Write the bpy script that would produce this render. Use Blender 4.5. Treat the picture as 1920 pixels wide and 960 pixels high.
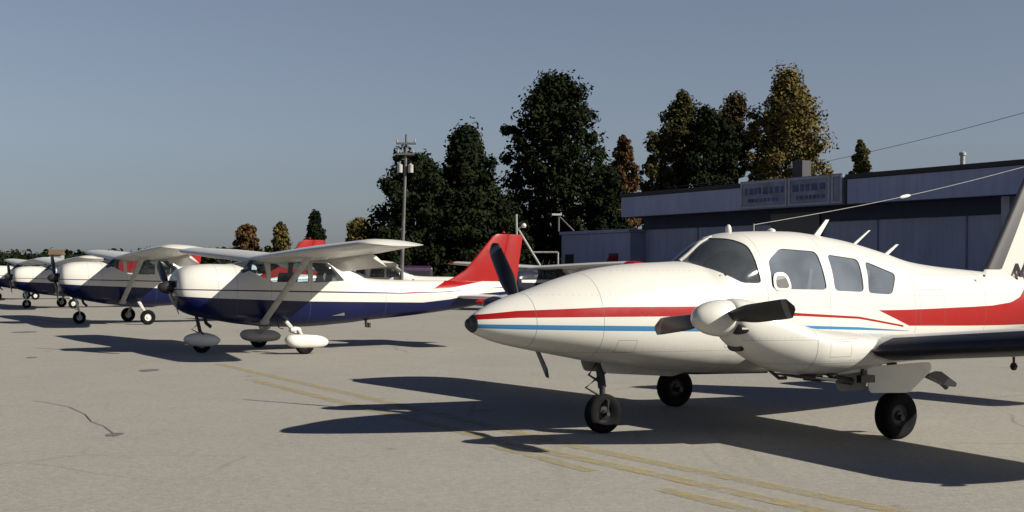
import bpy, bmesh, math, random
from mathutils import Vector, Matrix
R = math.radians
random.seed(7)
S = bpy.context.scene
for o in list(bpy.data.objects): bpy.data.objects.remove(o)

# ------------------------------------------------------------------ camera, sky, sun, exposure
F, Y0, H, ROLL = 2409.0, 514.2, 1.596, 0.006          # focal length and horizon in photo pixels, eye height
cam_d = bpy.data.cameras.new('camera'); cam = bpy.data.objects.new('camera', cam_d)
S.collection.objects.link(cam); S.camera = cam
cam_d.sensor_width = 36; cam_d.lens = F/1920*36; cam_d.clip_end = 6000; cam_d.clip_start = .1
cam_d.shift_y = (Y0-480)/1920
cam.matrix_world = Matrix.Translation((0, 0, H)) @ Matrix.Rotation(R(90), 4, 'X') @ Matrix.Rotation(ROLL, 4, 'Z')

SUN = Vector((1.615, -.598, 1.0)).normalized()
W = bpy.data.worlds.new('World'); S.world = W; W.use_nodes = True
nt = W.node_tree; bg = nt.nodes['Background']
sky = nt.nodes.new('ShaderNodeTexSky'); sky.sky_type = 'NISHITA'; sky.sun_disc = False
sky.sun_elevation = math.asin(SUN.z); sky.sun_rotation = math.atan2(SUN.x, SUN.y)
sky.air_density = 1.0; sky.dust_density = .9; sky.ozone_density = 2.0
hs = nt.nodes.new('ShaderNodeHueSaturation'); hs.inputs['Saturation'].default_value = .58
nt.links.new(sky.outputs[0], hs.inputs['Color']); 
tm = nt.nodes.new('ShaderNodeMix'); tm.data_type = 'RGBA'; tm.blend_type = 'MULTIPLY'; tm.inputs[0].default_value = 1
nt.links.new(hs.outputs[0], tm.inputs[6]); tm.inputs[7].default_value = (.80, .84, .95, 1)
tcw = nt.nodes.new('ShaderNodeTexCoord'); spw = nt.nodes.new('ShaderNodeSeparateXYZ'); nt.links.new(tcw.outputs['Generated'], spw.inputs[0])
rpw = nt.nodes.new('ShaderNodeValToRGB'); nt.links.new(spw.outputs[2], rpw.inputs[0])      # clear deep autumn sky: darker and bluer overhead
rpw.color_ramp.elements[0].position = .22; rpw.color_ramp.elements[0].color = (1, 1, 1, 1)
rpw.color_ramp.elements[1].position = .60; rpw.color_ramp.elements[1].color = (.20, .30, .55, 1)
e_ = rpw.color_ramp.elements.new(.0); e_.color = (.80, .82, .88, 1); e_ = rpw.color_ramp.elements.new(.10); e_.color = (1, 1, 1, 1)
tm2 = nt.nodes.new('ShaderNodeMix'); tm2.data_type = 'RGBA'; tm2.blend_type = 'MULTIPLY'; tm2.inputs[0].default_value = 1
nt.links.new(tm.outputs[2], tm2.inputs[6]); nt.links.new(rpw.outputs[0], tm2.inputs[7]); nt.links.new(tm2.outputs[2], bg.inputs[0])
bg.inputs[1].default_value = .05
sl = bpy.data.lights.new('sun', 'SUN'); sl.energy = 5.0; sl.angle = R(.5); sl.color = (1, .93, .80)
so = bpy.data.objects.new('sun', sl); S.collection.objects.link(so)
so.rotation_euler = SUN.to_track_quat('Z', 'Y').to_euler()
S.view_settings.view_transform = 'Standard'; S.view_settings.look = 'None'
S.view_settings.exposure = 0.62; S.view_settings.gamma = 1
S.render.engine = 'CYCLES'

# ------------------------------------------------------------------ helpers
def tag(o, label=None, cat=None, group=None, kind=None):
    if label: o['label'] = label
    if cat: o['category'] = cat
    if group: o['group'] = group
    if kind: o['kind'] = kind
    return o
def link(name, me, m=None, parent=None, smooth=False):
    o = bpy.data.objects.new(name, me); S.collection.objects.link(o)
    if m is not None:
        for mm in (m if isinstance(m, (list, tuple)) else [m]): me.materials.append(mm)
    if parent is not None: o.parent = parent
    if smooth:
        me.polygons.foreach_set('use_smooth', [True]*len(me.polygons))
        if smooth != 'all':
            try: me.set_sharp_from_angle(angle=R(smooth if not isinstance(smooth, bool) else 35))
            except Exception: pass
    return o
def empty(name, loc=(0, 0, 0), rz=0):
    o = bpy.data.objects.new(name, None); S.collection.objects.link(o)
    o.location = loc; o.rotation_euler = (0, 0, rz); return o
def copy_tree(o, parent=None):
    c = o.copy(); S.collection.objects.link(c); c.parent = parent
    for ch in list(o.children): copy_tree(ch, c)
    return c

class MB:
    """collects shapes into one mesh"""
    def __init__(s): s.v = []; s.f = []; s.mi = []; s.cur = 0
    def add(s, vs, fs):
        b = len(s.v); s.v += [tuple(v) for v in vs]
        for f in fs: s.f.append(tuple(b+i for i in f)); s.mi.append(s.cur)
    def box(s, x0, x1, y0, y1, z0, z1, M=None):
        vs = [Vector((x, y, z)) for x in (x0, x1) for y in (y0, y1) for z in (z0, z1)]
        if M: vs = [M @ v for v in vs]
        s.add(vs, [(0, 1, 3, 2), (4, 6, 7, 5), (0, 4, 5, 1), (2, 3, 7, 6), (0, 2, 6, 4), (1, 5, 7, 3)])
    def tube(s, pts, r, n=10, caps=True, flat=None):
        pts = [Vector(p) for p in pts]; rs = r if isinstance(r, (list, tuple)) else [r]*len(pts)
        rings = []; up0 = None
        for i, p in enumerate(pts):
            d = (pts[min(i+1, len(pts)-1)] - pts[max(i-1, 0)]).normalized()
            if up0 is None: up0 = Vector((0, 0, 1)) if abs(d.z) < .9 else Vector((1, 0, 0))
            a = d.cross(up0).normalized(); b = a.cross(d).normalized()
            fa = flat or (1, 1)
            rings.append([p + (a*math.cos(t)*fa[0] + b*math.sin(t)*fa[1])*rs[i] for t in [2*math.pi*k/n for k in range(n)]])
        vs = [v for rg in rings for v in rg]; fs = []
        for i in range(len(rings)-1):
            for k in range(n):
                fs.append((i*n+k, i*n+(k+1) % n, (i+1)*n+(k+1) % n, (i+1)*n+k))
        if caps: fs.append(tuple(range(n))[::-1]); fs.append(tuple((len(rings)-1)*n+k for k in range(n)))
        s.add(vs, fs)
    def lathe(s, prof, M, n=28):
        """prof: (axial, radius); axis = local z of M"""
        vs = []; fs = []
        for a, r in prof:
            for k in range(n):
                t = 2*math.pi*k/n; vs.append(M @ Vector((r*math.cos(t), r*math.sin(t), a)))
        for i in range(len(prof)-1):
            for k in range(n): fs.append((i*n+k, i*n+(k+1) % n, (i+1)*n+(k+1) % n, (i+1)*n+k))
        s.add(vs, fs)
    def prism(s, poly, y0, y1):
        n = len(poly)
        vs = [(x, y0, z) for x, z in poly] + [(x, y1, z) for x, z in poly]
        s.add(vs, [tuple(range(n))[::-1], tuple(range(n, 2*n))] + [(k, (k+1) % n, n+(k+1) % n, n+k) for k in range(n)])
    def mesh(s, name):
        me = bpy.data.meshes.new(name); me.from_pydata(s.v, [], s.f)
        if any(s.mi): me.polygons.foreach_set('material_index', s.mi)
        bm = bmesh.new(); bm.from_mesh(me); bmesh.ops.recalc_face_normals(bm, faces=bm.faces); bm.to_mesh(me); bm.free()
        me.update(); return me
    def build(s, name, m, parent=None, smooth=False): return link(name, s.mesh(name), m, parent, smooth)

def pchip(xs, ys):
    n = len(xs); h = [xs[i+1]-xs[i] for i in range(n-1)]; d = [(ys[i+1]-ys[i])/h[i] for i in range(n-1)]
    m = [d[0]] + [0]*(n-2) + [d[-1]]
    for i in range(1, n-1):
        if d[i-1]*d[i] > 0:
            w1 = 2*h[i]+h[i-1]; w2 = h[i]+2*h[i-1]; m[i] = (w1+w2)/(w1/d[i-1]+w2/d[i])
    def f(x):
        if x <= xs[0]: return ys[0]
        if x >= xs[-1]: return ys[-1]
        i = 0
        while xs[i+1] < x: i += 1
        t = (x-xs[i])/h[i]
        return ((1+2*t)*(1-t)**2*ys[i] + t*(1-t)**2*h[i]*m[i] + t*t*(3-2*t)*ys[i+1] + t*t*(t-1)*h[i]*m[i+1])
    return f

def pw(c, n): return math.copysign(abs(c)**(2.0/n), c)
class Hull:
    """fuselage-like body. stations: x, top z, bottom z, z of greatest width, half width, n_top, n_bottom"""
    def __init__(s, st, y=0):
        st = sorted(st); s.x0, s.x1 = st[0][0], st[-1][0]; s.y = y
        s.fn = [pchip([q[0] for q in st], [q[j] for q in st]) for j in range(1, 7)]
    def ring(s, x, n=56, off=0.0):
        t, b, c, w, nt_, nb = [f(x) for f in s.fn]; out = []
        for k in range(n):
            a = 2*math.pi*k/n; ca, sa = math.cos(a), math.sin(a)
            e = nt_ if sa > 0 else nb; hh = (t-c) if sa > 0 else (c-b)
            out.append((x, s.y + pw(ca, e)*max(w+off, .002), c + pw(sa, e)*max(hh+off, .002)))
        return out
    def side(s, x, z, sgn=1):
        t, b, c, w, nt_, nb = [f(x) for f in s.fn]
        hh, e = ((t-c), nt_) if z > c else ((c-b), nb)
        q = min(1, abs((z-c)/hh)); return s.y + sgn*w*(1-q**e)**(1/e)
    def loft(s, N=110, n=56, off=0.0, xa=None, xb=None, caps=True, xs=None):
        xa = s.x0 if xa is None else xa; xb = s.x1 if xb is None else xb
        if xs is None: xs = [xa + (xb-xa)*i/N for i in range(N+1)]
        m = MB(); vs = []
        for x in xs: vs += s.ring(x, n, off)
        fs = []
        for i in range(len(xs)-1):
            for k in range(n): fs.append((i*n+k, i*n+(k+1) % n, (i+1)*n+(k+1) % n, (i+1)*n+k))
        if caps: fs += [tuple(range(n)), tuple((len(xs)-1)*n+k for k in range(n))[::-1]]
        m.add(vs, fs); return m

def rounded(poly, r=.05, k=4):
    out = []; n = len(poly)
    for i in range(n):
        p = Vector(poly[i]); a = Vector(poly[i-1])-p; b = Vector(poly[(i+1) % n])-p
        ra = min(r, a.length*.45); rb = min(r, b.length*.45)
        A = p+a.normalized()*ra; B = p+b.normalized()*rb
        for j in range(k+1):
            t = j/k; q = A*(1-t)**2 + p*2*t*(1-t) + B*t*t; out.append((q.x, q.y))
    return out
def grow(poly, d):
    c = Vector((sum(p[0] for p in poly)/len(poly), sum(p[1] for p in poly)/len(poly)))
    return [tuple(Vector(p) + (Vector(p)-c).normalized()*d) for p in poly]
def patch(hull, poly, name, m, parent, off=-.006, sgn=None, xs=None, thick=.006):
    """the part of the hull's surface inside a convex outline of the side view"""
    xa = min(p[0] for p in poly)-.02; xb = max(p[0] for p in poly)+.02
    mb = hull.loft(28, 96, off, xa, xb, caps=False)
    me = mb.mesh('t'); bm = bmesh.new(); bm.from_mesh(me); bpy.data.meshes.remove(me)
    ar = sum(poly[i-1][0]*poly[i][1]-poly[i][0]*poly[i-1][1] for i in range(len(poly)))
    for i in range(len(poly)):
        a, b = poly[i-1], poly[i]; dx, dz = b[0]-a[0], b[1]-a[1]
        if abs(dx)+abs(dz) < 1e-5: continue
        no = Vector((dz, 0, -dx))*(1 if ar > 0 else -1)
        bmesh.ops.bisect_plane(bm, geom=bm.verts[:]+bm.edges[:]+bm.faces[:], plane_co=(a[0], 0, a[1]), plane_no=no, clear_outer=True)
    if sgn: bmesh.ops.bisect_plane(bm, geom=bm.verts[:]+bm.edges[:]+bm.faces[:], plane_co=(0, hull.y, 0), plane_no=(0, -sgn, 0), clear_outer=True)
    me = bpy.data.meshes.new(name); bm.to_mesh(me); bm.free()
    o = link(name, me, m, parent, 'all')
    return o
def boolean_diff(mb, cutters, name, m, parent, thick=.03, smooth=30):
    """a hollow shell of the given body with openings cut through it"""
    tmp = link('tmp', mb.mesh('tmp'))
    so_ = tmp.modifiers.new('s', 'SOLIDIFY'); so_.thickness = thick; so_.offset = -1
    cs = []
    for c in cutters:
        co = link('cut', c.mesh('cut')); cs.append(co)
        b = tmp.modifiers.new('b', 'BOOLEAN'); b.operation = 'DIFFERENCE'; b.solver = 'EXACT'; b.object = co
    dg = bpy.context.evaluated_depsgraph_get(); dg.update()
    me = bpy.data.meshes.new_from_object(tmp.evaluated_get(dg)); me.name = name
    for co in cs: bpy.data.objects.remove(co)
    bpy.data.objects.remove(tmp)
    me.materials.clear()
    return link(name, me, m, parent, smooth)

AF = [(1, 0), (.9, .0165), (.75, .038), (.6, .055), (.45, .0665), (.3, .072), (.2, .069), (.12, .058), (.06, .0435), (.025, .0295), (.008, .017), (0, 0)]
def airfoil(t=.14, camber=.015):
    k = t/.144
    up = [(x, y*k + camber*4*x*(1-x)) for x, y in AF]; lo = [(x, -y*k + camber*4*x*(1-x)) for x, y in AF[::-1][1:-1]]
    return up+lo
def surf(st, t=.14, camber=.015, vert=False, off=0, rng=None, sgn=1):
    """st: span position, LE x, chord, height (or y when vertical), thickness factor"""
    af = airfoil(t, camber); n = len(af)
    if rng:                                         # only the nose of the section, for boots
        idx = [i for i, (x, y) in enumerate(af) if x <= rng+1e-6]; pts = [af[i] for i in idx]
    else: pts = af
    m = MB(); vs = []
    for q in st:
        s_, le, ch, z = q[:4]; tk = q[4] if len(q) > 4 else 1
        P = [(le - x*ch, y*ch*tk) for x, y in pts]
        if off:
            PP = []
            for i, (x, y) in enumerate(P):
                a = P[max(i-1, 0)]; b = P[min(i+1, len(P)-1)]; tx, ty = b[0]-a[0], b[1]-a[1]; L = math.hypot(tx, ty) or 1
                PP.append((x-ty/L*off, y+tx/L*off))
            P = PP
        for x, y in P: vs.append((x, z+y, s_) if vert else (x, sgn*s_, z+y))
    k = len(pts); fs = []
    for i in range(len(st)-1):
        for j in range(k if not rng else k-1): fs.append((i*k+j, i*k+(j+1) % k, (i+1)*k+(j+1) % k, (i+1)*k+j))
    if not rng: fs += [tuple(range(k)), tuple((len(st)-1)*k+j for j in range(k))[::-1]]
    m.add(vs, fs); return m

# ------------------------------------------------------------------ materials
def nodes(name):
    m = bpy.data.materials.new(name); m.use_nodes = True; t = m.node_tree
    return m, t, t.nodes['Principled BSDF']
def N(t, typ, **kw):
    n = t.nodes.new(typ)
    for k, v in kw.items(): setattr(n, k, v)
    return n
def mixc(t, fac, a, b, mode='MIX'):
    n = N(t, 'ShaderNodeMix', data_type='RGBA', blend_type=mode)
    for sock, v in ((n.inputs[0], fac), (n.inputs[6], a), (n.inputs[7], b)):
        if isinstance(v, bpy.types.NodeSocket): t.links.new(v, sock)
        else: sock.default_value = (*v, 1) if isinstance(v, tuple) and len(v) == 3 else v
    return n.outputs[2]
def mth(t, op, a, b=None, c=None):
    n = N(t, 'ShaderNodeMath', operation=op)
    for i, v in enumerate((a, b, c)):
        if v is None: continue
        if isinstance(v, bpy.types.NodeSocket): t.links.new(v, n.inputs[i])
        else: n.inputs[i].default_value = v
    return n.outputs[0]
def noise(t, scale, detail=3, vec=None, rough=.5):
    n = N(t, 'ShaderNodeTexNoise'); n.inputs['Scale'].default_value = scale; n.inputs['Detail'].default_value = detail; n.inputs['Roughness'].default_value = rough
    if vec is None: vec = N(t, 'ShaderNodeTexCoord').outputs['Object']
    t.links.new(vec, n.inputs['Vector']); return n.outputs['Fac']
def ramp(t, src, a, b):
    n = N(t, 'ShaderNodeMapRange'); t.links.new(src, n.inputs[0]); n.inputs[1].default_value = a; n.inputs[2].default_value = b; return n.outputs[0]
def simple(name, col, rough=.5, metal=0, var=.12, scale=6, coat=0, spec=.5):
    m, t, p = nodes(name)
    f = ramp(t, noise(t, scale), .3, .7)
    t.links.new(mixc(t, f, tuple(c*(1-var) for c in col), tuple(min(1, c*(1+var)) for c in col)), p.inputs['Base Color'])
    p.inputs['Roughness'].default_value = rough; p.inputs['Metallic'].default_value = metal
    p.inputs['Coat Weight'].default_value = coat; p.inputs['Specular IOR Level'].default_value = spec
    return m
WHITE = (.56, .55, .51); RED = (.27, .005, .004); NAVY = (.004, .007, .048); BLUE = (.035, .16, .33)
def curve_at(t, x, pts):
    """piecewise linear height of a stripe edge along the body, x in metres"""
    n = N(t, 'ShaderNodeFloatCurve'); c = n.mapping.curves[0]
    P = sorted(((q[0]+6)/10, q[1]/4) for q in pts)
    c.points[0].location = (0, P[0][1]); c.points[1].location = (1, P[-1][1])
    for a, b in P: 
        q = c.points.new(min(max(a, .0005), .9995), b)
    for q in c.points: q.handle_type = 'VECTOR'
    n.mapping.use_clip = False; n.mapping.update()
    t.links.new(mth(t, 'DIVIDE', mth(t, 'ADD', x, 6), 10), n.inputs['Value'])
    return mth(t, 'MULTIPLY', n.outputs[0], 4)
def paint(name, bands, seams=(), base=WHITE, dirt=.16, laps=(), boxes=(), soot=False):
    """aircraft paint; bands: (colour, lower edge points, upper edge points, xmin, xmax)"""
    m, t, p = nodes(name)
    tc = N(t, 'ShaderNodeTexCoord').outputs['Object']; sp = N(t, 'ShaderNodeSeparateXYZ'); t.links.new(tc, sp.inputs[0])
    x, z = sp.outputs[0], sp.outputs[2]
    f = ramp(t, noise(t, 1.3, 5, tc, .65), .35, .75)
    col = mixc(t, mth(t, 'MULTIPLY', f, dirt), base, tuple(c*.6 for c in base))
    # grime that washes back along the belly
    ms = N(t, 'ShaderNodeMapping'); ms.inputs['Scale'].default_value = (.6, 6, 5); t.links.new(tc, ms.inputs[0])
    g = ramp(t, noise(t, 2.2, 4, ms.outputs[0]), .45, .8); low = ramp(t, z, .95, .55)
    col = mixc(t, mth(t, 'MULTIPLY', mth(t, 'MULTIPLY', g, low), .55), col, (.20, .17, .13))
    for c, lo, hi, xa, xb in bands:
        k = mth(t, 'MULTIPLY', mth(t, 'GREATER_THAN', z, curve_at(t, x, lo)), mth(t, 'LESS_THAN', z, curve_at(t, x, hi)))
        k = mth(t, 'MULTIPLY', k, mth(t, 'MULTIPLY', mth(t, 'GREATER_THAN', x, xa), mth(t, 'LESS_THAN', x, xb)))
        cc = mixc(t, mth(t, 'MULTIPLY', f, .35), c, tuple(q*.75 for q in c))
        col = mixc(t, k, col, cc)
    for sx in seams:
        k = mth(t, 'LESS_THAN', mth(t, 'ABSOLUTE', mth(t, 'SUBTRACT', x, sx)), .0035)
        col = mixc(t, mth(t, 'MULTIPLY', k, .6), col, (.08, .08, .08))
    for lz, xa, xb in laps:
        k = mth(t, 'MULTIPLY', mth(t, 'LESS_THAN', mth(t, 'ABSOLUTE', mth(t, 'SUBTRACT', z, lz)), .003), mth(t, 'MULTIPLY', mth(t, 'GREATER_THAN', x, xa), mth(t, 'LESS_THAN', x, xb)))
        col = mixc(t, mth(t, 'MULTIPLY', k, .4), col, (.10, .10, .10))
        rv = mth(t, 'MULTIPLY', mth(t, 'LESS_THAN', mth(t, 'PINGPONG', x, .03), .006), mth(t, 'LESS_THAN', mth(t, 'ABSOLUTE', mth(t, 'SUBTRACT', z, lz+.022)), .005))
        col = mixc(t, mth(t, 'MULTIPLY', rv, .3), col, (.12, .12, .12))
    if soot:
        ms2 = N(t, 'ShaderNodeMapping'); ms2.inputs['Scale'].default_value = (.8, 9, 9); t.links.new(tc, ms2.inputs[0])
        k = mth(t, 'MULTIPLY', ramp(t, noise(t, 2.6, 5, ms2.outputs[0], .7), .48, .72), mth(t, 'MULTIPLY', ramp(t, x, 1.5, .9), ramp(t, z, .98, .72)))
        col = mixc(t, mth(t, 'MULTIPLY', k, .6), col, (.10, .085, .07))
    for bx, bz, hx_, hz_ in boxes:
        e = mth(t, 'MAXIMUM', mth(t, 'SUBTRACT', mth(t, 'ABSOLUTE', mth(t, 'SUBTRACT', x, bx)), hx_), mth(t, 'SUBTRACT', mth(t, 'ABSOLUTE', mth(t, 'SUBTRACT', z, bz)), hz_))
        col = mixc(t, mth(t, 'MULTIPLY', mth(t, 'LESS_THAN', mth(t, 'ABSOLUTE', e), .0035), .5), col, (.08, .08, .08))
    t.links.new(col, p.inputs['Base Color'])
    t.links.new(mth(t, 'ADD', mth(t, 'MULTIPLY', f, .2), .24), p.inputs['Roughness'])
    p.inputs['Coat Weight'].default_value = .12; p.inputs['Coat Roughness'].default_value = .15; p.inputs['Specular IOR Level'].default_value = .32
    bmp = N(t, 'ShaderNodeBump'); bmp.inputs['Strength'].default_value = .05; bmp.inputs['Distance'].default_value = .02
    t.links.new(noise(t, 3.2, 2, tc), bmp.inputs['Height']); t.links.new(bmp.outputs[0], p.inputs['Normal'])
    return m
def glass(name, tint=(.75, .85, .9), haze=.12, hz=(.45, .5, .55)):
    m = bpy.data.materials.new(name); m.use_nodes = True; t = m.node_tree; t.nodes.remove(t.nodes['Principled BSDF'])
    out = t.nodes['Material Output']
    tr = N(t, 'ShaderNodeBsdfTransparent'); tr.inputs[0].default_value = (*tint, 1)
    gl = N(t, 'ShaderNodeBsdfGlossy'); gl.inputs['Roughness'].default_value = .04
    df = N(t, 'ShaderNodeBsdfDiffuse'); df.inputs[0].default_value = (*hz, 1)
    fr = N(t, 'ShaderNodeFresnel'); fr.inputs[0].default_value = 1.5
    m1 = N(t, 'ShaderNodeMixShader'); m2 = N(t, 'ShaderNodeMixShader')
    nz = mth(t, 'ADD', mth(t, 'MULTIPLY', ramp(t, noise(t, 1.6, 3), .3, .75), haze*.7), haze*.55)
    t.links.new(nz, m1.inputs[0]); t.links.new(tr.outputs[0], m1.inputs[1]); t.links.new(df.outputs[0], m1.inputs[2])
    t.links.new(fr.outputs[0], m2.inputs[0]); t.links.new(m1.outputs[0], m2.inputs[1]); t.links.new(gl.outputs[0], m2.inputs[2])
    t.links.new(m2.outputs[0], out.inputs[0]); return m

M = {}
M['rubber'] = simple('tyre_rubber', (.008, .008, .009), .9, var=.3, spec=.12)
M['black'] = simple('black_paint', (.010, .010, .013), .35, var=.25)
M['boot'] = simple('boot_rubber', (.012, .012, .018), .5, var=.3, scale=3)
M['metal'] = simple('bare_metal', (.42, .42, .43), .35, .9)
M['dark_metal'] = simple('dark_metal', (.03, .03, .033), .55, .3)
M['white'] = simple('white_enamel', WHITE, .3, var=.06, coat=.2)
M['greywhite'] = simple('worn_grey_white', (.30, .30, .29), .5, var=.15)
M['interior'] = simple('cabin_lining', (.10, .095, .09), .8)
M['seat'] = simple('seat_cloth', (.16, .15, .15), .85)
M['glass'] = glass('perspex')
M['glass_hazy'] = glass('pale_hazy_perspex', (.66, .76, .85), .34, (.36, .42, .50))  # whitish reflection and haze of the panes mixed in as diffuse colour
M['red'] = simple('red_paint', RED, .3, coat=.2)
M['red_lens'] = simple('red_lens', (.35, .01, .01), .15)
M['tip_grey'] = simple('blade_tip_paint', (.12, .12, .13), .4)
M['navy'] = simple('navy_paint', NAVY, .3, coat=.2)

# ------------------------------------------------------------------ ground
def at(px, py, Y):                                   # photo pixel at a given distance -> world point
    x, y = px-960, py-480; c, s_ = math.cos(-ROLL), math.sin(-ROLL)
    u, v = x*c-y*s_, x*s_+y*c + 480 - Y0
    return Vector((u/F*Y, Y, H - v/F*Y))
def gnd(px, py):                                     # photo pixel -> point on the ground
    p = at(px, py, 100.0); k = H/(H-p.z); return Vector((p.x*k, 100*k, 0))

def concrete():
    m, t, p = nodes('worn_concrete')
    tc = N(t, 'ShaderNodeTexCoord').outputs['Object']
    a = ramp(t, noise(t, .09, 5, tc, .6), .3, .72); b = ramp(t, noise(t, 1.4, 6, tc, .7), .3, .7); c = noise(t, 42, 3, tc, .7)
    ms = N(t, 'ShaderNodeMapping'); ms.inputs['Scale'].default_value = (.9, .12, 1); ms.inputs['Rotation'].default_value = (0, 0, R(31)); t.links.new(tc, ms.inputs[0])
    d = ramp(t, noise(t, .8, 5, ms.outputs[0], .7), .42, .72)
    col = mixc(t, a, (.275, .262, .236), (.355, .34, .305))
    col = mixc(t, mth(t, 'MULTIPLY', b, .35), col, (.19, .18, .158))
    col = mixc(t, mth(t, 'MULTIPLY', d, .35), col, (.34, .325, .285))
    col = mixc(t, ramp(t, c, .25, .78), mixc(t, .42, col, (.10, .10, .095)), mixc(t, .22, col, (.5, .48, .42)))
    col = mixc(t, ramp(t, noise(t, 13, 4, tc, .65), .35, .7), mixc(t, .2, col, (.12, .115, .105)), mixc(t, .12, col, (.5, .48, .43)))
    ms3 = N(t, 'ShaderNodeMapping'); ms3.inputs['Scale'].default_value = (2.2, .10, 1); ms3.inputs['Rotation'].default_value = (0, 0, R(-58)); t.links.new(tc, ms3.inputs[0])
    sc = mth(t, 'MULTIPLY', ramp(t, noise(t, 1.1, 4, ms3.outputs[0], .6), .60, .74), ramp(t, noise(t, .12, 2, tc), .48, .6))
    col = mixc(t, mth(t, 'MULTIPLY', sc, .30), col, (.09, .085, .08))
    sp_ = mth(t, 'MULTIPLY', ramp(t, noise(t, 2.1, 2, tc, .4), .70, .78), .45)
    col = mixc(t, sp_, col, (.11, .10, .09))
    # a few meandering cracks
    v = N(t, 'ShaderNodeTexVoronoi', feature='DISTANCE_TO_EDGE'); v.inputs['Scale'].default_value = .14
    wn = N(t, 'ShaderNodeTexNoise'); wn.inputs['Scale'].default_value = .9; wn.inputs['Detail'].default_value = 6; t.links.new(tc, wn.inputs['Vector'])
    t.links.new(mixc(t, .25, tc, wn.outputs['Color'], 'ADD'), v.inputs['Vector'])
    k = mth(t, 'MULTIPLY', mth(t, 'LESS_THAN', v.outputs['Distance'], .0028), ramp(t, noise(t, .25, 2, tc), .5, .6))
    col = mixc(t, mth(t, 'MULTIPLY', k, .3), col, (.07, .065, .06))
    t.links.new(col, p.inputs['Base Color']); p.inputs['Roughness'].default_value = .9; p.inputs['Specular IOR Level'].default_value = .15
    bm_ = N(t, 'ShaderNodeBump'); bm_.inputs['Strength'].default_value = .5; bm_.inputs['Distance'].default_value = .006
    t.links.new(c, bm_.inputs['Height']); t.links.new(bm_.outputs[0], p.inputs['Normal'])
    return m
grass = simple('dry_grass', (.075, .075, .035), .95, var=.35, scale=.4)
g = MB(); g.add([(-2500, -300, 0), (2500, -300, 0), (2500, 4500, 0), (-2500, 4500, 0)], [(0, 1, 2, 3)])
tag(g.build('ground', grass), kind='structure')
g = MB(); g.add([(-120, -40, .004), (90, -40, .004), (60, 62, .004), (4, 92, .004), (-30, 135, .004), (-120, 160, .004)], [(0, 1, 2, 3, 4, 5)])
tag(g.build('apron', concrete()), kind='structure')

def yellow():
    m, t, p = nodes('faded_yellow_paint')
    tc = N(t, 'ShaderNodeTexCoord').outputs['Object']; k = ramp(t, noise(t, 5, 6, tc, .75), .38, .62)
    t.links.new(mixc(t, k, (.33, .29, .17), (.40, .31, .11)), p.inputs['Base Color']); p.inputs['Roughness'].default_value = .85
    tr = N(t, 'ShaderNodeBsdfTransparent'); mx = N(t, 'ShaderNodeMixShader'); out = t.nodes['Material Output']
    k2 = mth(t, 'MULTIPLY', ramp(t, noise(t, 3.5, 7, tc, .85), .38, .62), .8)
    t.links.new(k2, mx.inputs[0]); t.links.new(tr.outputs[0], mx.inputs[1]); t.links.new(p.outputs[0], mx.inputs[2]); t.links.new(mx.outputs[0], out.inputs[0])
    return m
YEL = yellow()
def stripe(pts, w, name='painted_line', mat=YEL, z=.008):
    P = [gnd(*p) for p in pts]; m = MB(); vs = []
    for i, p in enumerate(P):
        d = (P[min(i+1, len(P)-1)]-P[max(i-1, 0)]).normalized(); n = Vector((-d.y, d.x, 0))*w/2
        vs += [(p.x+n.x, p.y+n.y, z), (p.x-n.x, p.y-n.y, z)]
    m.add(vs, [(2*i, 2*i+1, 2*i+3, 2*i+2) for i in range(len(P)-1)])
    return tag(m.build(name, mat), kind='structure')
stripe([(410, 683), (700, 749), (1090, 840), (1400, 903), (1720, 968)], .19)
stripe([(470, 712), (640, 755), (960, 833), (1240, 893), (1560, 965)], .19, z=.0085)
stripe([(930, 838), (1010, 858), (1110, 885)], .16, z=.009)
stripe([(1240, 918), (1330, 940), (1440, 966)], .17, z=.009)
stripe([(-60, 592), (60, 598), (120, 606)], .12, z=.009)
stain = simple('oil_stain', (.14, .13, .12), .6, var=.3)
for i, (px, py, r) in enumerate(((280, 695, .12), (45, 623, .22), (60, 671, .08), (215, 816, .06))):
    c = gnd(px, py); m = MB(); n = 30
    m.add([(c.x+r*1.3*math.cos(2*math.pi*k/n)*random.uniform(.8, 1.1), c.y+r*2.4*math.sin(2*math.pi*k/n)*random.uniform(.7, 1.1), .0095+i*.0001) for k in range(n)], [tuple(range(n))])
    tag(m.build('ground_stain', stain), kind='structure')
crk = MB()
cp = [(60, 752), (95, 757), (130, 764), (160, 778), (172, 792), (196, 801), (214, 815)]
stripe(cp, .012, 'ground_crack', stain, .0105)

# ------------------------------------------------------------------ wheels and propellers
def wheel(parent, c, r, w, hub=M['greywhite'], hubr=.45):
    """a tyre with a grooved tread and its rim, as two parts; axle along y"""
    Mx = Matrix.Translation(c) @ Matrix.Rotation(R(90), 4, 'X')
    h = w/2; t = MB()
    prof = [(-h*.55, r*hubr), (-h*.9, r*.62), (-h, r*.8), (-h*.85, r*.93), (-h*.55, r*.99), (-h*.3, r), (-h*.26, r*.975), (-h*.2, r), (h*.2, r), (h*.26, r*.975), (h*.3, r), (h*.55, r*.99), (h*.85, r*.93), (h, r*.8), (h*.9, r*.62), (h*.55, r*hubr)]
    t.lathe(prof, Mx, 36); t.build('tyre', M['rubber'], parent, 50)
    q = MB(); rr = r*hubr
    q.lathe([(-h*.6, .001), (-h*.6, rr*.35), (-h*.35, rr*.45), (-h*.3, rr*.8), (-h*.55, rr), (-h*.55, rr*1.03), (h*.55, rr*1.03), (h*.55, rr), (h*.3, rr*.8), (h*.35, rr*.45), (h*.6, rr*.35), (h*.6, .001)], Mx, 24)
    q.build('rim', hub, parent, 30)
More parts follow.
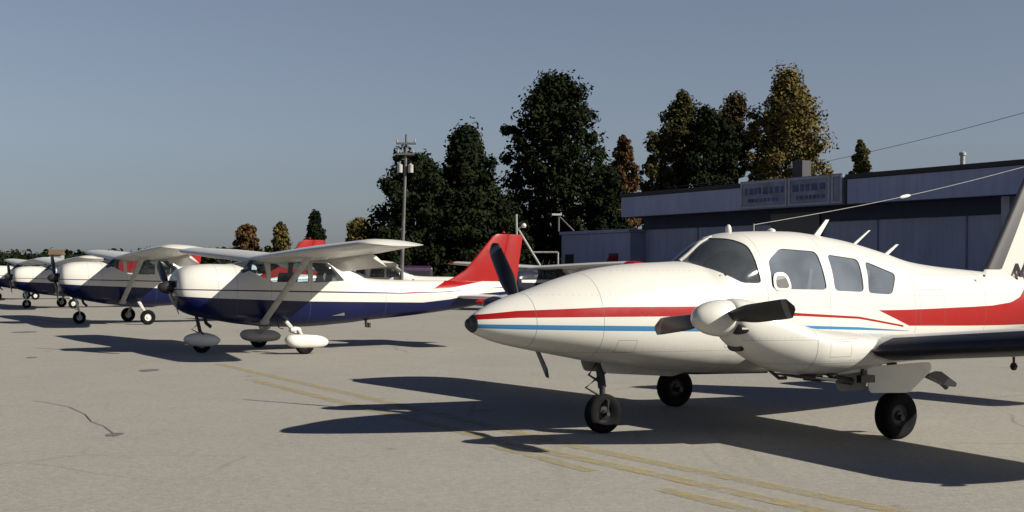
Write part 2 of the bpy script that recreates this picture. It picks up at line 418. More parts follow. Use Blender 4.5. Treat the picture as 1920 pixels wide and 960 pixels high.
def propeller(parent, c, rad, ang, spin_len=.34, spin_r=.17, spin_mat=None, tip=None, chord=.15):
    """hub plane at c, spinner pointing +x; ang = blade angle from vertical, positive towards +y at the top"""
    root = empty('propeller'); root.parent = parent; root.location = c
    s_ = MB(); Mx = Matrix.Rotation(R(90), 4, 'Y')
    pf = [(-.05, spin_r*.97), (0, spin_r)] + [(spin_len*u, spin_r*math.sqrt(max(0, 1-u**2.0))) for u in (.15, .3, .45, .6, .75, .87, .95, 1)]
    s_.lathe([(-.05, .02)]+pf, Mx, 28); s_.build('spinner', spin_mat or M['white'], root, 50)
    for k in (0, 1):
        a = R(ang)+math.pi*k; m = MB(); rings = []
        n = 14; L = 14
        for i in range(L+1):
            u = i/L; rr = .06+u*(rad-.06)
            ch = chord*(.45+.75*min(1, u*2.6))*(1 if u < .9 else math.sqrt(max(.02, 1-((u-.9)/.102)**2)))*(1-.15*u)
            th = ch*(.32*(1-u)+.09); tw = R(48-30*u)
            for j in range(n):
                t = 2*math.pi*j/n; a_ = math.cos(t)*ch/2; b_ = math.sin(t)*th/2
                yx = a_*math.cos(tw) - b_*math.sin(tw); xx = -a_*math.sin(tw) - b_*math.cos(tw)
                # local blade frame: radial, tangential
                rings.append((xx+.03, rr*math.sin(a)+yx*math.cos(a), rr*math.cos(a)-yx*math.sin(a)))
        fs = []
        for i in range(L):
            for j in range(n): fs.append((i*n+j, i*n+(j+1) % n, (i+1)*n+(j+1) % n, (i+1)*n+j))
        fs += [tuple(range(n)), tuple(L*n+j for j in range(n))[::-1]]
        m.add(rings, fs)
        if tip:
            m.mi = [1 if (len(f) == 4 and max(f)//n in (13, 13)) else 0 for f in m.f]
            m.build('propeller_blade', [M['black'], tip], root, 50)
        else: m.build('propeller_blade', M['black'], root, 50)
    return root

# ------------------------------------------------------------------ the white twin in front
redA = (RED, [(-1.42, 1.03), (-.65, 1.135), (.2, 1.175), (1.0, 1.19), (1.7, 1.19), (2.55, 1.19), (3.45, 1.185), (3.9, 1.16)],
        [(-1.42, 1.05), (-.65, 1.16), (.2, 1.205), (.9, 1.25), (1.5, 1.285), (2.55, 1.285), (3.45, 1.25), (3.9, 1.20)], -1.4, 3.9)
blueA = (BLUE, [(-1.5, .985), (-.65, 1.015), (.28, 1.045), (1.5, 1.035), (2.55, 1.055), (3.45, 1.075), (3.9, 1.09)],
         [(-1.5, .99), (-.65, 1.045), (.28, 1.08), (1.5, 1.085), (2.55, 1.105), (3.45, 1.12), (3.9, 1.125)], -1.5, 3.9)
redB = (RED, [(-6, 1.01), (-3.5, 1.01), (-2.73, 1.02), (-1.5, 1.045), (-.98, 1.22), (4, 1.3)],
        [(-6, 2.9), (-4.6, 2.2), (-4.2, 1.72), (-3.98, 1.48), (-3.8, 1.35), (-3.6, 1.29), (-3.2, 1.255), (-2.83, 1.245), (-1.48, 1.225), (-.98, 1.225), (4, 1.2)], -6, -.98)
P_AZ = paint('twin_fuselage_paint', [redA, blueA, redB], seams=(3.28, 2.62, .66, -.22, -1.62, -3.05), laps=((.84, -5, 3.0), (1.38, -5, -1.45), (1.62, -5, -1.62)), boxes=((-1.95, 1.25, .24, .20), (1.1, .95, .12, .08), (2.35, .9, .10, .06)))
P_W = paint('white_wing_paint', [], seams=(-.42, 1.42), dirt=.25, laps=((1.02, .9, 2.1), (.80, .7, 1.9)), boxes=((1.15, .93, .13, .07),), soot=True)

az = empty('twin_engine_aircraft', (2.884, 14.125, 0), math.pi+.5427)
tag(az, 'white twin engine low wing aircraft with red and blue side stripes, nearest the camera', 'aircraft')
HA = Hull([(3.86, 1.14, 1.11, 1.125, .012, 2, 2), (3.83, 1.18, 1.06, 1.12, .06, 2, 2), (3.74, 1.245, 1.01, 1.12, .13, 2, 2), (3.52, 1.345, .935, 1.12, .235, 2, 2), (3.17, 1.45, .86, 1.12, .355, 2.05, 2.1),
           (2.8, 1.565, .79, 1.12, .45, 2.1, 2.2), (2.36, 1.665, .71, 1.12, .53, 2.2, 2.3), (1.89, 1.715, .645, 1.12, .585, 2.3, 2.5), (1.5, 1.735, .60, 1.12, .615, 2.35, 2.6),
           (1.30, 1.75, .585, 1.12, .625, 2.3, 2.7), (1.20, 1.83, .58, 1.12, .63, 2.2, 2.7), (1.05, 1.945, .575, 1.12, .635, 2.2, 2.8), (.9, 2.01, .57, 1.12, .64, 2.35, 2.8), (.66, 2.06, .56, 1.12, .64, 2.5, 2.8), (-.06, 2.085, .56, 1.12, .64, 2.6, 2.8),
           (-.78, 2.02, .57, 1.13, .62, 2.5, 2.7), (-1.46, 1.895, .60, 1.14, .57, 2.4, 2.5), (-1.98, 1.78, .64, 1.15, .51, 2.3, 2.4), (-2.53, 1.72, .69, 1.17, .43, 2.2, 2.3), (-3.29, 1.67, .79, 1.2, .33, 2.1, 2.2),
           (-4.3, 1.60, .95, 1.27, .21, 2, 2), (-5.3, 1.50, 1.12, 1.32, .10, 2, 2), (-5.55, 1.45, 1.17, 1.32, .04, 2, 2)])
wsA = [(.73, 1.52), (.97, 1.52), (1.2, 1.64), (1.46, 1.775), (1.46, 1.95), (1.04, 2.0), (.86, 1.985), (.75, 1.92)]
sideA = [[(.60, 1.46), (.585, 1.75), (.36, 1.885), (-.14, 1.86), (-.18, 1.45)],
         [(-.285, 1.83), (-.77, 1.785), (-.745, 1.425), (-.295, 1.44)],
         [(-.87, 1.765), (-1.35, 1.625), (-1.21, 1.395), (-.815, 1.415)]]
cut = []
c = MB(); c.prism(rounded(wsA, .05), -1.2, 1.2); cut.append(c)
for w_ in sideA:
    c = MB(); c.prism(rounded(w_, .06), -1.2, 1.2); cut.append(c)
xsA = [3.86, 3.85, 3.83, 3.8, 3.76, 3.7] + [3.6-.08*i for i in range(25)] + [1.6-.04*i for i in range(26)] + [.5-.1*i for i in range(61)]
fus = boolean_diff(HA.loft(n=64, xs=[x for x in xsA if x > -5.56]), cut, 'fuselage', P_AZ, az)
patch(HA, rounded(grow(wsA, .012), .05), 'windshield', M['glass'], fus, -.012)
for w_ in sideA:
    for sg in (1, -1):
        p_ = patch(HA, rounded(grow(w_, .012), .06), 'cabin_window', M['glass_hazy'], fus, -.012, sg)
cp_ = MB(); cp_.tube([(1.32, 0, 1.745), (1.2, 0, 1.825), (1.05, 0, 1.94), (.9, 0, 2.005)], .022, 8); cp_.build('windshield_post', M['greywhite'], fus, True)
# small storm window in the pilot's side pane
sw = MB()
def ringpatch(hull, poly, d, off):
    vs = []; n = len(poly)
    for q in (poly, grow(poly, d)):
        for x, z in q: vs.append((x, hull.side(x, z)+off, z))
    m = MB(); m.add(vs, [(k, (k+1) % n, n+(k+1) % n, n+k) for k in range(n)]); return m
swp = rounded([(.545, 1.47), (.53, 1.60), (.40, 1.60), (.355, 1.47)], .05)
ringpatch(HA, swp, .035, .006).build('storm_window_frame', M['white'], fus)
q = MB(); q.add([(x, HA.side(x, z)+.004, z) for x, z in swp], [tuple(range(len(swp)))]); q.build('storm_window', M['black'], fus)
# cabin
q = MB(); q.box(-1.2, 1.25, -.5, .5, .80, .86); q.build('cabin_floor', M['interior'], fus)
q = MB(); q.box(1.06, 1.2, -.5, .5, 1.2, 1.6); q.box(.98, 1.14, -.52, .52, 1.56, 1.62); q.build('instrument_panel', M['black'], fus)
for x in (.25, -.55):
    for y in (-.28, .28):
        q = MB(); q.box(x-.22, x+.24, y-.22, y+.22, 1.02, 1.16)
        q.box(-.05, .05, -.21, .21, 0, .58, Matrix.Translation((x-.24, y, 1.1)) @ Matrix.Rotation(R(-12), 4, 'Y'))
        q.box(-.045, .04, -.11, .11, .6, .76, Matrix.Translation((x-.24, y, 1.1)) @ Matrix.Rotation(R(-12), 4, 'Y'))
        q.build('cabin_seat', M['seat'], fus)
# radome
HAo = HA.loft(xs=[3.9-.02*i for i in range(0, 9)], n=40, off=.004, caps=True)
rd = Hull([(3.878, 1.145, 1.105, 1.125, .01, 2, 2), (3.865, 1.163, 1.085, 1.123, .042, 2, 2), (3.83, 1.186, 1.054, 1.12, .066, 2, 2), (3.80, 1.209, 1.038, 1.12, .092, 2, 2), (3.79, 1.212, 1.036, 1.12, .094, 2, 2)])
rd.loft(14, 32).build('nose_cap', M['black'], az, True)
# thin line of dirt and seam at the door and cowling doors
q = MB()
for x, z in ((-.22, 1.55),):
    pass
# wings
def azwing(sg):
    zz = lambda s_: .905 + (s_-2.2)*.0875
    st = [(.45, .86, 1.82, zz(.45)-.0), (1.0, .80, 1.76, zz(1.0)), (2.0, .75, 1.70, zz(2.0)), (3.5, .75, 1.70, zz(3.5)), (4.9, .75, 1.70, zz(4.9)),
          (5.2, .72, 1.62, zz(5.2)), (5.42, .60, 1.38, zz(5.42), .9), (5.56, .40, 1.02, zz(5.56), .7), (5.64, .12, .55, zz(5.63), .4), (5.665, -.05, .2, zz(5.66), .2)]
    o = surf(st, .145, .02, sgn=sg).build('wing', P_W, az, 40)
    bs = [(2.14, .75, 1.70, zz(2.14), .35), (2.16, .75, 1.70, zz(2.16), .8), (2.2, .75, 1.70, zz(2.2)), (3.5, .75, 1.70, zz(3.5)), (4.9, .75, 1.70, zz(4.9)), (5.15, .727, 1.64, zz(5.15)), (5.3, .67, 1.52, zz(5.3), .95)]
    surf(bs, .145, .02, off=.007, rng=.12, sgn=sg).build('de_ice_boot', M['boot'], o, True)
    for s_ in (2.9, 3.9, 4.75):
        q = MB(); q.tube([(-.55, sg*s_, zz(s_)-.03), (-.62, sg*s_, zz(s_)-.13), (-.86, sg*s_, zz(s_)-.06)], .014, 6); q.build('aileron_hinge', M['dark_metal'], o)
    q = MB(); q.tube([(.3, sg*3.33, zz(3.33)-.08), (.3, sg*3.33, zz(3.33)-.17)], .012, 6); q.lathe([(-.035, .001), (-.03, .02), (0, .034), (.03, .02), (.035, .001)], Matrix.Translation((.3, sg*3.33, zz(3.33)-.18)), 12)
    q.build('tie_down_ring', M['black'], o)
    q = MB(); q.lathe([(-.07, .001), (-.06, .03), (0, .045), (.08, .03), (.14, .001)], Matrix.Translation((.5, sg*5.55, zz(5.55))) @ Matrix.Rotation(R(90), 4, 'Y'), 14)
    q.build('navigation_light', M['red_lens'], o, True)
for sg in (1, -1): azwing(sg)
# nacelles
def nacelle(sg):
    y = sg*1.72
    Hn = Hull([(2.17, 1.33, 1.09, 1.21, .17, 2, 2), (2.15, 1.37, 1.04, 1.2, .20, 2.1, 2), (2.08, 1.39, .97, 1.16, .235, 2.2, 2.2), (1.93, 1.375, .865, 1.12, .275, 2.3, 2.1), (1.72, 1.30, .77, 1.06, .325, 2.4, 2.1), (1.5, 1.19, .70, 1.0, .38, 2.5, 2.2), (1.3, 1.125, .675, .96, .42, 2.6, 2.2),
               (1.0, 1.09, .66, .93, .42, 2.6, 2.2), (.72, 1.07, .665, .92, .41, 2.4, 2.2), (.52, 1.05, .70, .91, .36, 2.2, 2.2), (.3, 1.04, .74, .91, .33, 2.2, 2.2), (-.1, 1.02, .76, .90, .28, 2.1, 2.2), (-.6, .99, .79, .89, .20, 2, 2), (-.98, .93, .83, .88, .05, 2, 2)], y)
    o = Hn.loft(70, 48, xs=[2.17, 2.165, 2.15, 2.12, 2.08]+[2.0-.07*i for i in range(43)]).build('engine_nacelle', P_W, az, 50)
    for dy in (-.15, .15):
        q = MB(); q.tube([(2.165, y+dy, 1.12), (2.08, y+dy, 1.12)], [.078, .078], 18, flat=(1, .62)); q.build('air_intake', M['black'], o)
    q = MB(); q.tube([(2.06, y, .955), (1.98, y, .955)], [.075, .075], 16, flat=(1.3, .6)); q.build('air_intake', M['black'], o)
    for dy in (-.2, .2):
        q = MB(); q.tube([(1.15, y+dy, .74), (.98, y+dy, .64), (.80, y+dy, .61)], .038, 10); q.build('exhaust_pipe', M['dark_metal'], o, True)
    for dy in (-.3, .05):
        q = MB(); q.prism([(1.35, .68), (1.0, .64), (1.0, .61), (1.35, .665)], y+dy, y+dy+.25); q.build('cowl_flap', M['dark_metal'], o)  # flaps coloured dark to carry the shade below the nacelle
    q = MB(); q.tube([(.73, y+.28, .80), (.735, y+.28, .66)], .02, 6); q.box(.60, .78, y+.25, y+.31, .60, .67); q.build('fuel_drain', M['black'], o)
    # landing gear
    gq = MB()
    gq.tube([(.02, y-.02, .80), (.0, y-.02, .42)], .05, 14); gq.tube([(0, y-.02, .46), (0, y-.02, .20)], .034, 12)
    gq.tube([(0, y-.02, .215), (0, y+.11, .215)], .03, 10)
    gq.tube([(-.05, y-.02, .47), (-.17, y-.02, .34), (-.05, y-.02, .23)], .015, 8)
    gq.tube([(0, y-.02, .52), (.42, y-.02, .78)], .02, 8); gq.tube([(.02, y-.02, .6), (.02, y-sg*.3, .80)], .016, 8)
    gear = gq.build('main_gear', M['dark_metal'], az, True)
    wheel(gear, (0, y+sg*.02, .235), .235, .17, M['dark_metal'])
    # fabric-grey door hanging beside the leg and the hinged front door
    d = MB(); d.prism(rounded([(.60, .74), (.56, .49), (.02, .47), (-.30, .68), (-.28, .76)], .05), y+sg*.19, y+sg*.205); d.build('gear_door', M['white'], gear)
    d = MB(); d.prism(rounded([(.60, .70), (.55, .47), (.18, .47), (.12, .70)], .04), y-sg*.21, y-sg*.225); d.build('gear_door', M['greywhite'], gear)
    d = MB(); d.prism(rounded([(-.30, .62), (-.52, .52), (-.70, .49), (-.72, .53), (-.48, .66)], .02), y+sg*.10, y+sg*.16)
    d.tube([(-.34, y+sg*.1, .62), (-.52, y+sg*.12, .55), (-.60, y+sg*.13, .49)], .03, 8); d.build('gear_linkage', M['black'], gear)
    propeller(az, (2.2, y, 1.215), .96, {1: 83, -1: -40}[sg], .34, .168, M['white'], tip=M['tip_grey'], chord=.172)
for sg in (1, -1): nacelle(sg)
# nose gear
gq = MB(); gq.tube([(2.36, 0, .85), (2.30, 0, .46)], .042, 12); gq.tube([(2.305, 0, .5), (2.29, 0, .34)], .03, 12)
gq.tube([(2.29, 0, .36), (2.29, .09, .33), (2.29, .09, .2)], .02, 8); gq.tube([(2.29, 0, .36), (2.29, -.09, .33), (2.29, -.09, .2)], .02, 8); gq.tube([(2.29, -.1, .2), (2.29, .1, .2)], .02, 8)
gq.tube([(2.36, 0, .56), (2.50, 0, .47), (2.33, 0, .38)], .014, 8); gq.tube([(2.33, 0, .6), (1.9, 0, .70)], .02, 8); gq.tube([(2.4, .05, .72), (2.5, .05, .60), (2.36, .05, .52)], .014, 8)
gear = gq.build('nose_gear', M['dark_metal'], az, True)
wheel(gear, (2.29, 0, .2), .2, .14, M['black'])  # black rim stands for the shadow over the nose wheel
for sg in (1, -1):
    d = MB(); d.prism(rounded([(2.45, .74), (2.40, .62), (1.55, .56), (1.30, .62)], .04), sg*.17, sg*.182); d.build('gear_door', M['greywhite'], gear)
q = MB(); q.tube([(1.95, 0, .62), (1.1, 0, .57), (.1, 0, .55)], .02, 8); q.tube([(.35, .3, .60), (.2, .3, .50), (.1, .3, .50)], .02, 8); q.box(-.35, -.1, .35, .55, .47, .5); q.build('belly_step', M['dark_metal'], az)
# tail
fin = surf([(1.50, -3.35, 2.15, 0, .45), (1.75, -3.50, 1.98, 0, .7), (2.2, -3.80, 1.66, 0, .9), (2.67, -4.10, 1.34, 0), (3.0, -4.32, 1.10, 0), (3.1, -4.43, .96, 0, .7), (3.14, -4.6, .7, 0, .3)], .10, 0, vert=True)
fn = fin.build('tail_fin', P_AZ, az, 40)
surf([(1.70, -3.47, 2.02, 0, .7), (2.2, -3.80, 1.66, 0, .9), (2.67, -4.10, 1.34, 0), (3.0, -4.32, 1.10, 0)], .10, 0, vert=True, off=.008, rng=.12).build('de_ice_boot', M['boot'], fn, True)
for sg in (1, -1):
    surf([(.05, -4.75, .95, 1.33), (.6, -4.78, .92, 1.33), (1.75, -4.85, .85, 1.33), (1.88, -4.9, .75, 1.33, .7), (1.95, -5.05, .5, 1.33, .3)], .10, 0, sgn=sg).build('stabilator', P_W, az, 40)
# roof fittings
for (x0, z0, x1, z1, w) in ((-.57, 1.99, -.79, 2.235, .055), (-1.12, 1.90, -1.46, 2.13, .03), (-1.65, 1.80, -1.92, 1.975, .045)):
    q = MB(); y_ = .0
    q.add([(x0+w, -.012, z0), (x0+w, .012, z0), (x0-w, .012, z0), (x0-w, -.012, z0), (x1+w*.45, -.006, z1), (x1+w*.45, .006, z1), (x1-w*.5, .006, z1), (x1-w*.5, -.006, z1)],
          [(0, 1, 2, 3), (4, 7, 6, 5), (0, 4, 5, 1), (1, 5, 6, 2), (2, 6, 7, 3), (3, 7, 4, 0)]); q.build('blade_antenna', M['white'], az)
q = MB(); q.lathe([(0, .03), (.02, .035), (.06, .03), (.085, .015), (.09, .001)], Matrix.Translation((.66, 0, 2.055)), 16); q.build('beacon', M['white'], az, True)
q = MB(); q.lathe([(0, .05), (.02, .045), (.035, .02), (.04, .001)], Matrix.Translation((.05, 0, 2.08)), 16); q.build('roof_vent', M['white'], az, True)
q = MB(); a, b = Vector((.30, 0, 2.15)), Vector((-4.40, 0, 3.04))
q.tube([(.30, 0, 2.07), (.30, 0, 2.16)], .006, 6)
q.tube([a.lerp(b, i/12)-Vector((0, 0, .05*math.sin(math.pi*i/12))) for i in range(13)], .003, 5)
wr = q.build('wire_antenna', M['greywhite'], az)
q = MB(); c_ = a.lerp(b, .50)-Vector((0, 0, .05)); d_ = (b-a).normalized()
q.tube([c_-d_*.09, c_-d_*.06, c_, c_+d_*.06, c_+d_*.09], [.006, .018, .02, .018, .006], 8); q.build('insulator', M['white'], wr, True)
q = MB(); q.box(-3.02, -3.05, .335, .35, 1.60, 1.625); q.build('static_port', M['dark_metal'], az)
# registration letter on the rear fuselage
q = MB()
def tail_side(x, z):
    le = -3.35-.5*(z-1.5); fr = (le-x)/2.0
    return max(HA.side(x, z) if z < HA.fn[0](x)-.005 else 0, .072*max(0, 1-abs(fr-.3)*.6))
def stroke(p0, p1, w=.04):
    vs = []
    for (x, z) in (p0, p1):
        for dx in (w/2, -w/2):
            for o_ in (.002, .009): vs.append((x+dx, tail_side(x, z)+o_, z))
    q.add(vs, [(0, 1, 3, 2), (4, 6, 7, 5), (0, 4, 5, 1), (2, 3, 7, 6), (1, 5, 7, 3), (0, 2, 6, 4)])
LN = [(-3.90, 1.57), (-3.94, 1.66), (-3.985, 1.77), (-4.02, 1.70), (-4.06, 1.60), (-4.11, 1.70), (-4.16, 1.80)]
for a_, b_ in zip(LN, LN[1:]): stroke(a_, b_)
q.build('registration_letter', M['black'], az)

# ------------------------------------------------------------------ high-wing singles of the club row
stripeC = ((.03, .012, .06), [(-6, 1.30), (-4.5, 1.27), (-3.8, 1.20), (-2.63, 1.165), (.27, 1.215), (2.4, 1.255)], [(-6, 1.32), (-4.5, 1.29), (-3.8, 1.22), (-2.63, 1.19), (.27, 1.245), (2.4, 1.275)], -5.6, 2.4)
blueC = (NAVY, [(-6, 0), (3, 0)], [(-6, 1.26), (-5.6, 1.23), (-4.47, 1.15), (-3.8, 1.04), (-3.1, .975), (-.43, 1.02), (1.5, 1.09), (2.4, 1.14)], -6, 3)
redC = (RED, [(-6, 1.60), (-5.3, 1.52), (-4.5, 1.40), (-3.8, 1.28), (-3.4, 1.215), (-2.63, 1.175), (3, 1.17)], [(-6, 3), (-4.3, 3), (-4.1, 1.8), (-3.8, 1.46), (-3.4, 1.28), (-2.63, 1.19), (3, 1.1)], -6, -2.5)
P_C = paint('club_aircraft_paint', [blueC, stripeC, redC], seams=(1.12, 1.5, -.42, .42, -2.2))
P_CF = paint('fin_paint', [(RED, [(-6, 1.3), (3, 1.3)], [(-6, 3), (3, 3)], -5.62, 0)], base=RED, dirt=.1)
P_D = paint('shaded_aircraft_paint', [((.55, .54, .52), [(-6, 1.15), (3, 1.25)], [(-6, 1.4), (3, 1.35)], -6, 2)], base=(.02, .022, .035))  # near-black base paints in the shade on cowl and cabin
HC = Hull([(2.25, 1.50, 1.12, 1.30, .24, 2.2, 2.2), (2.22, 1.56, 1.02, 1.29, .36, 2.3, 2.3), (2.12, 1.66, .87, 1.26, .46, 2.5, 2.4), (1.9, 1.735, .76, 1.24, .52, 2.6, 2.6), (1.5, 1.765, .66, 1.2, .55, 2.7, 2.8),
           (1.15, 1.76, .60, 1.2, .56, 2.6, 3), (1.05, 1.79, .58, 1.22, .565, 2.6, 3), (.62, 1.90, .53, 1.26, .58, 3.4, 3.2), (.45, 1.95, .51, 1.28, .585, 4, 3.2), (-.3, 1.96, .49, 1.3, .585, 4, 3.2), (-.85, 1.94, .51, 1.28, .57, 3.8, 3), (-1.1, 1.86, .53, 1.25, .545, 3.2, 3),
           (-1.5, 1.70, .56, 1.18, .48, 2.6, 2.8), (-1.85, 1.50, .60, 1.14, .425, 2.3, 2.6), (-2.6, 1.46, .66, 1.11, .35, 2.1, 2.4), (-3.6, 1.45, .76, 1.13, .26, 2, 2.2), (-4.6, 1.44, .90, 1.18, .165, 2, 2), (-5.3, 1.43, 1.02, 1.22, .085, 2, 2), (-5.55, 1.41, 1.08, 1.22, .04, 2, 2)])
wsC = [(.52, 1.46), (.98, 1.70), (1.16, 1.80), (1.16, 1.88), (.66, 1.875), (.56, 1.85)]
sideC = [[(.44, 1.42), (.44, 1.82), (-.36, 1.82), (-.36, 1.40)], [(-.46, 1.40), (-.46, 1.81), (-.84, 1.79), (-1.18, 1.44)]]
rearC = [(-1.14, 1.90), (-1.72, 1.50), (-1.60, 1.50), (-1.30, 1.58), (-1.12, 1.70)]
rearC = [(-1.12, 1.83), (-1.16, 1.91), (-1.86, 1.56), (-1.66, 1.54), (-1.36, 1.64)]
def club_plane(name, label, pants, P=P_C, PF=P_CF, tipm=None, group='high wing club aircraft parked in a row'):
    r = empty(name); tag(r, label, 'aircraft', group)
    cut = []
    for poly in [wsC, rearC]+sideC:
        c = MB(); c.prism(rounded(poly, .05), -1.2, 1.2); cut.append(c)
    xs = [2.25, 2.24, 2.22, 2.19, 2.15, 2.1, 2.0, 1.9, 1.8, 1.65, 1.5, 1.35, 1.2, 1.1]+[1.05-.05*i for i in range(13)]+[.4-.15*i for i in range(8)]+[-.85-.05*i for i in range(22)]+[-2.1-.2*i for i in range(18)]
    fu = boolean_diff(HC.loft(n=56, xs=sorted(set(round(x, 3) for x in xs), reverse=True)), cut, 'fuselage', P, r)
    patch(HC, rounded(grow(wsC, .012), .05), 'windshield', M['glass'], fu, -.012)
    patch(HC, rounded(grow(rearC, .012), .05), 'rear_window', M['glass'], fu, -.012)
    for w_ in sideC:
        for sg in (1, -1): patch(HC, rounded(grow(w_, .012), .05), 'cabin_window', M['glass'], fu, -.012, sg)
    q = MB(); q.box(-1.2, 1.1, -.48, .48, .72, .78); q.build('cabin_floor', M['interior'], fu)
    q = MB(); q.box(.86, 1.0, -.5, .5, 1.2, 1.66); q.build('instrument_panel', M['black'], fu)
    for x in (.15, -.7):
        for y in (-.25, .25):
            q = MB(); q.box(x-.2, x+.22, y-.2, y+.2, 1.0, 1.13)
            q.box(-.05, .05, -.19, .19, 0, .55, Matrix.Translation((x-.2, y, 1.05)) @ Matrix.Rotation(R(-12), 4, 'Y')); q.build('cabin_seat', M['seat'], fu)
    for bx_ in ((2.235, 2.262, -.27, -.10, 1.30, 1.43), (2.235, 2.262, .10, .27, 1.30, 1.43), (2.20, 2.24, -.12, .12, 1.04, 1.12)):
        q = MB(); q.box(*bx_); q.build('air_intake', M['black'], fu)
    q = MB(); q.tube([(1.55, -.2, .72), (1.5, -.2, .58), (1.4, -.2, .5)], .035, 10); q.build('exhaust_pipe', M['dark_metal'], r, True)
    for sg in (1, -1):
        z = lambda s_: 1.855+s_*.046
        st = [(.0, .72, 1.63, z(0)), (.6, .72, 1.63, z(.6)), (2.8, .72, 1.63, z(2.8)), (5.0, .60, 1.22, z(5.0)), (5.25, .56, 1.13, z(5.25), .85), (5.42, .42, .90, z(5.42)-.02, .6), (5.5, .2, .55, z(5.5)-.04, .3)]
        wg = surf(st, .13, .02, sgn=sg).build('wing', paint_w, r, 40)
        # lowered flap along the inner trailing edge
        fl_ = MB(); n_ = 8
        for s_, kk in ((.62, 1), (2.75, 1)):
            for j in range(n_):
                u = j/(n_-1) if j < n_/2 else 0
            pr_ = [(0, .035), (.12, .045), (.25, .03), (.40, 0), (.25, -.012), (.12, -.02), (0, -.02), (-.03, .005)]
            for (u, v) in pr_:
                a_ = R(34); fl_.v.append((-.74-u*math.cos(a_)-v*math.sin(a_), sg*s_, z(s_)-.035-u*math.sin(a_)+v*math.cos(a_)))
        fl_.f = [(j, (j+1) % 8, 8+(j+1) % 8, 8+j) for j in range(8)]+[tuple(range(8))[::-1], tuple(range(8, 16))]; fl_.mi = [0]*10
        fl_.build('flap', paint_w, wg, 40)
        if tipm:
            surf([(4.95, .61, 1.24, z(4.95)), (5.25, .57, 1.15, z(5.25), .88), (5.43, .43, .92, z(5.42)-.02, .64), (5.51, .2, .57, z(5.5)-.04, .34)], .135, .02, sgn=sg).build('wing_tip', tipm, wg, 40)
        q = MB(); q.tube([(.52, sg*.56, .66), (.45, sg*2.62, 2.05)], [.075, .075], 14, flat=(.42, 1)) if False else None
        a, b = Vector((.55, sg*.55, .64)), Vector((.42, sg*2.62, 1.95)); d = (b-a).normalized(); side = d.cross(Vector((1, 0, 0))).normalized()
        q = MB(); vs = []
        for p in (a, b):
            for k in range(12):
                t = 2*math.pi*k/12; vs.append(p+Vector((1, 0, 0))*math.cos(t)*.075+side*math.sin(t)*.026)
        q.add(vs, [(k, (k+1) % 12, 12+(k+1) % 12, 12+k) for k in range(12)]+[tuple(range(12))[::-1], tuple(range(12, 24))])
        sto = q.build('wing_strut', M['greywhite'], r, 40)
        q = MB(); q.lathe([(-.11, .001), (-.08, .045), (0, .06), (.08, .045), (.11, .001)], Matrix.Translation(a+Vector((.0, 0, -.02))) @ Matrix.Rotation(R(90), 4, 'Y'), 14); q.build('strut_fairing', M['greywhite'], sto, True)
        # main gear: tapered spring leg and wheel
        q = MB(); q.tube([(.06, sg*.42, .62), (.03, sg*.85, .42), (0, sg*1.2, .30)], [.06, .05, .035], 12, flat=(1, .5)); q.build('main_gear', M['white'] if pants else M['white'], r, True)
        gear = r.children[-1]
        if pants:
            wheel(gear, (0, sg*1.3, .19), .19, .14)
            pp = Hull([(.42, .30, .28, .29, .01, 2, 2), (.39, .345, .22, .28, .07, 2, 2), (.28, .39, .155, .27, .12, 2.2, 2.6), (.08, .395, .12, .25, .125, 2.1, 3), (-.12, .385, .12, .25, .125, 2.1, 3), (-.32, .36, .13, .25, .11, 2, 2.6), (-.46, .30, .17, .24, .05, 2, 2), (-.50, .25, .23, .24, .01, 2, 2)], sg*1.3)
            pp.loft(26, 24).build('wheel_pant', M['white'], gear, 60)
            q = MB(); q.tube([(.0, sg*1.22, .30), (.02, sg*1.02, .45)], .045, 10); q.lathe([(-.14, .001), (-.1, .05), (0, .075), (.1, .05), (.14, .001)], Matrix.Translation((.03, sg*.86, .46)) @ Matrix.Rotation(R(90), 4, 'Y'), 12); q.build('leg_fairing', M['white'], gear, True)
        else:
            wheel(gear, (0, sg*1.3, .21), .21, .15, M['white'], .46)
            q = MB(); q.tube([(0, sg*1.18, .31), (0, sg*1.22, .21)], .05, 8); q.build('axle_bracket', M['white'], gear, True)
        surf([(.05, -4.0, 1.15, 1.10), (.8, -4.08, 1.0, 1.10), (1.6, -4.16, .84, 1.10), (1.7, -4.25, .62, 1.10, .7)], .10, 0, sgn=sg).build('stabilizer', paint_w, r, 40)
    q = MB(); q.tube([(1.78, 0, .80), (1.68, 0, .40)], .035, 10); q.tube([(1.75, 0, .55), (1.86, 0, .47), (1.72, 0, .4)], .012, 6)
    q.tube([(1.69, 0, .44), (1.66, .085, .40), (1.65, .085, .18)], .016, 8); q.tube([(1.69, 0, .44), (1.66, -.085, .40), (1.65, -.085, .18)], .016, 8)
    gear = q.build('nose_gear', M['white'] if not pants else M['dark_metal'], r, True)
    wheel(gear, (1.65, 0, .18), .18, .12)
    if pants:
        pp = Hull([(2.02, .29, .27, .28, .01, 2, 2), (1.99, .33, .22, .28, .06, 2, 2), (1.88, .38, .15, .27, .10, 2.2, 2.4), (1.68, .41, .12, .26, .12, 2.2, 2.8), (1.48, .38, .12, .26, .10, 2.2, 2.6), (1.32, .31, .17, .25, .05, 2, 2), (1.27, .26, .23, .25, .01, 2, 2)])
        pp.loft(24, 24).build('wheel_pant', M['white'], gear, 60)
    # fin, dorsal fillet and rudder
    fi = surf([(1.30, -3.55, 1.60, 0, .4), (1.50, -3.98, 1.20, 0, .6), (1.68, -4.30, .93, 0, .9), (2.0, -4.60, .70, 0), (2.44, -5.00, .41, 0), (2.50, -5.10, .32, 0, .5)], .09, 0, vert=True).build('tail_fin', PF, r, 40)
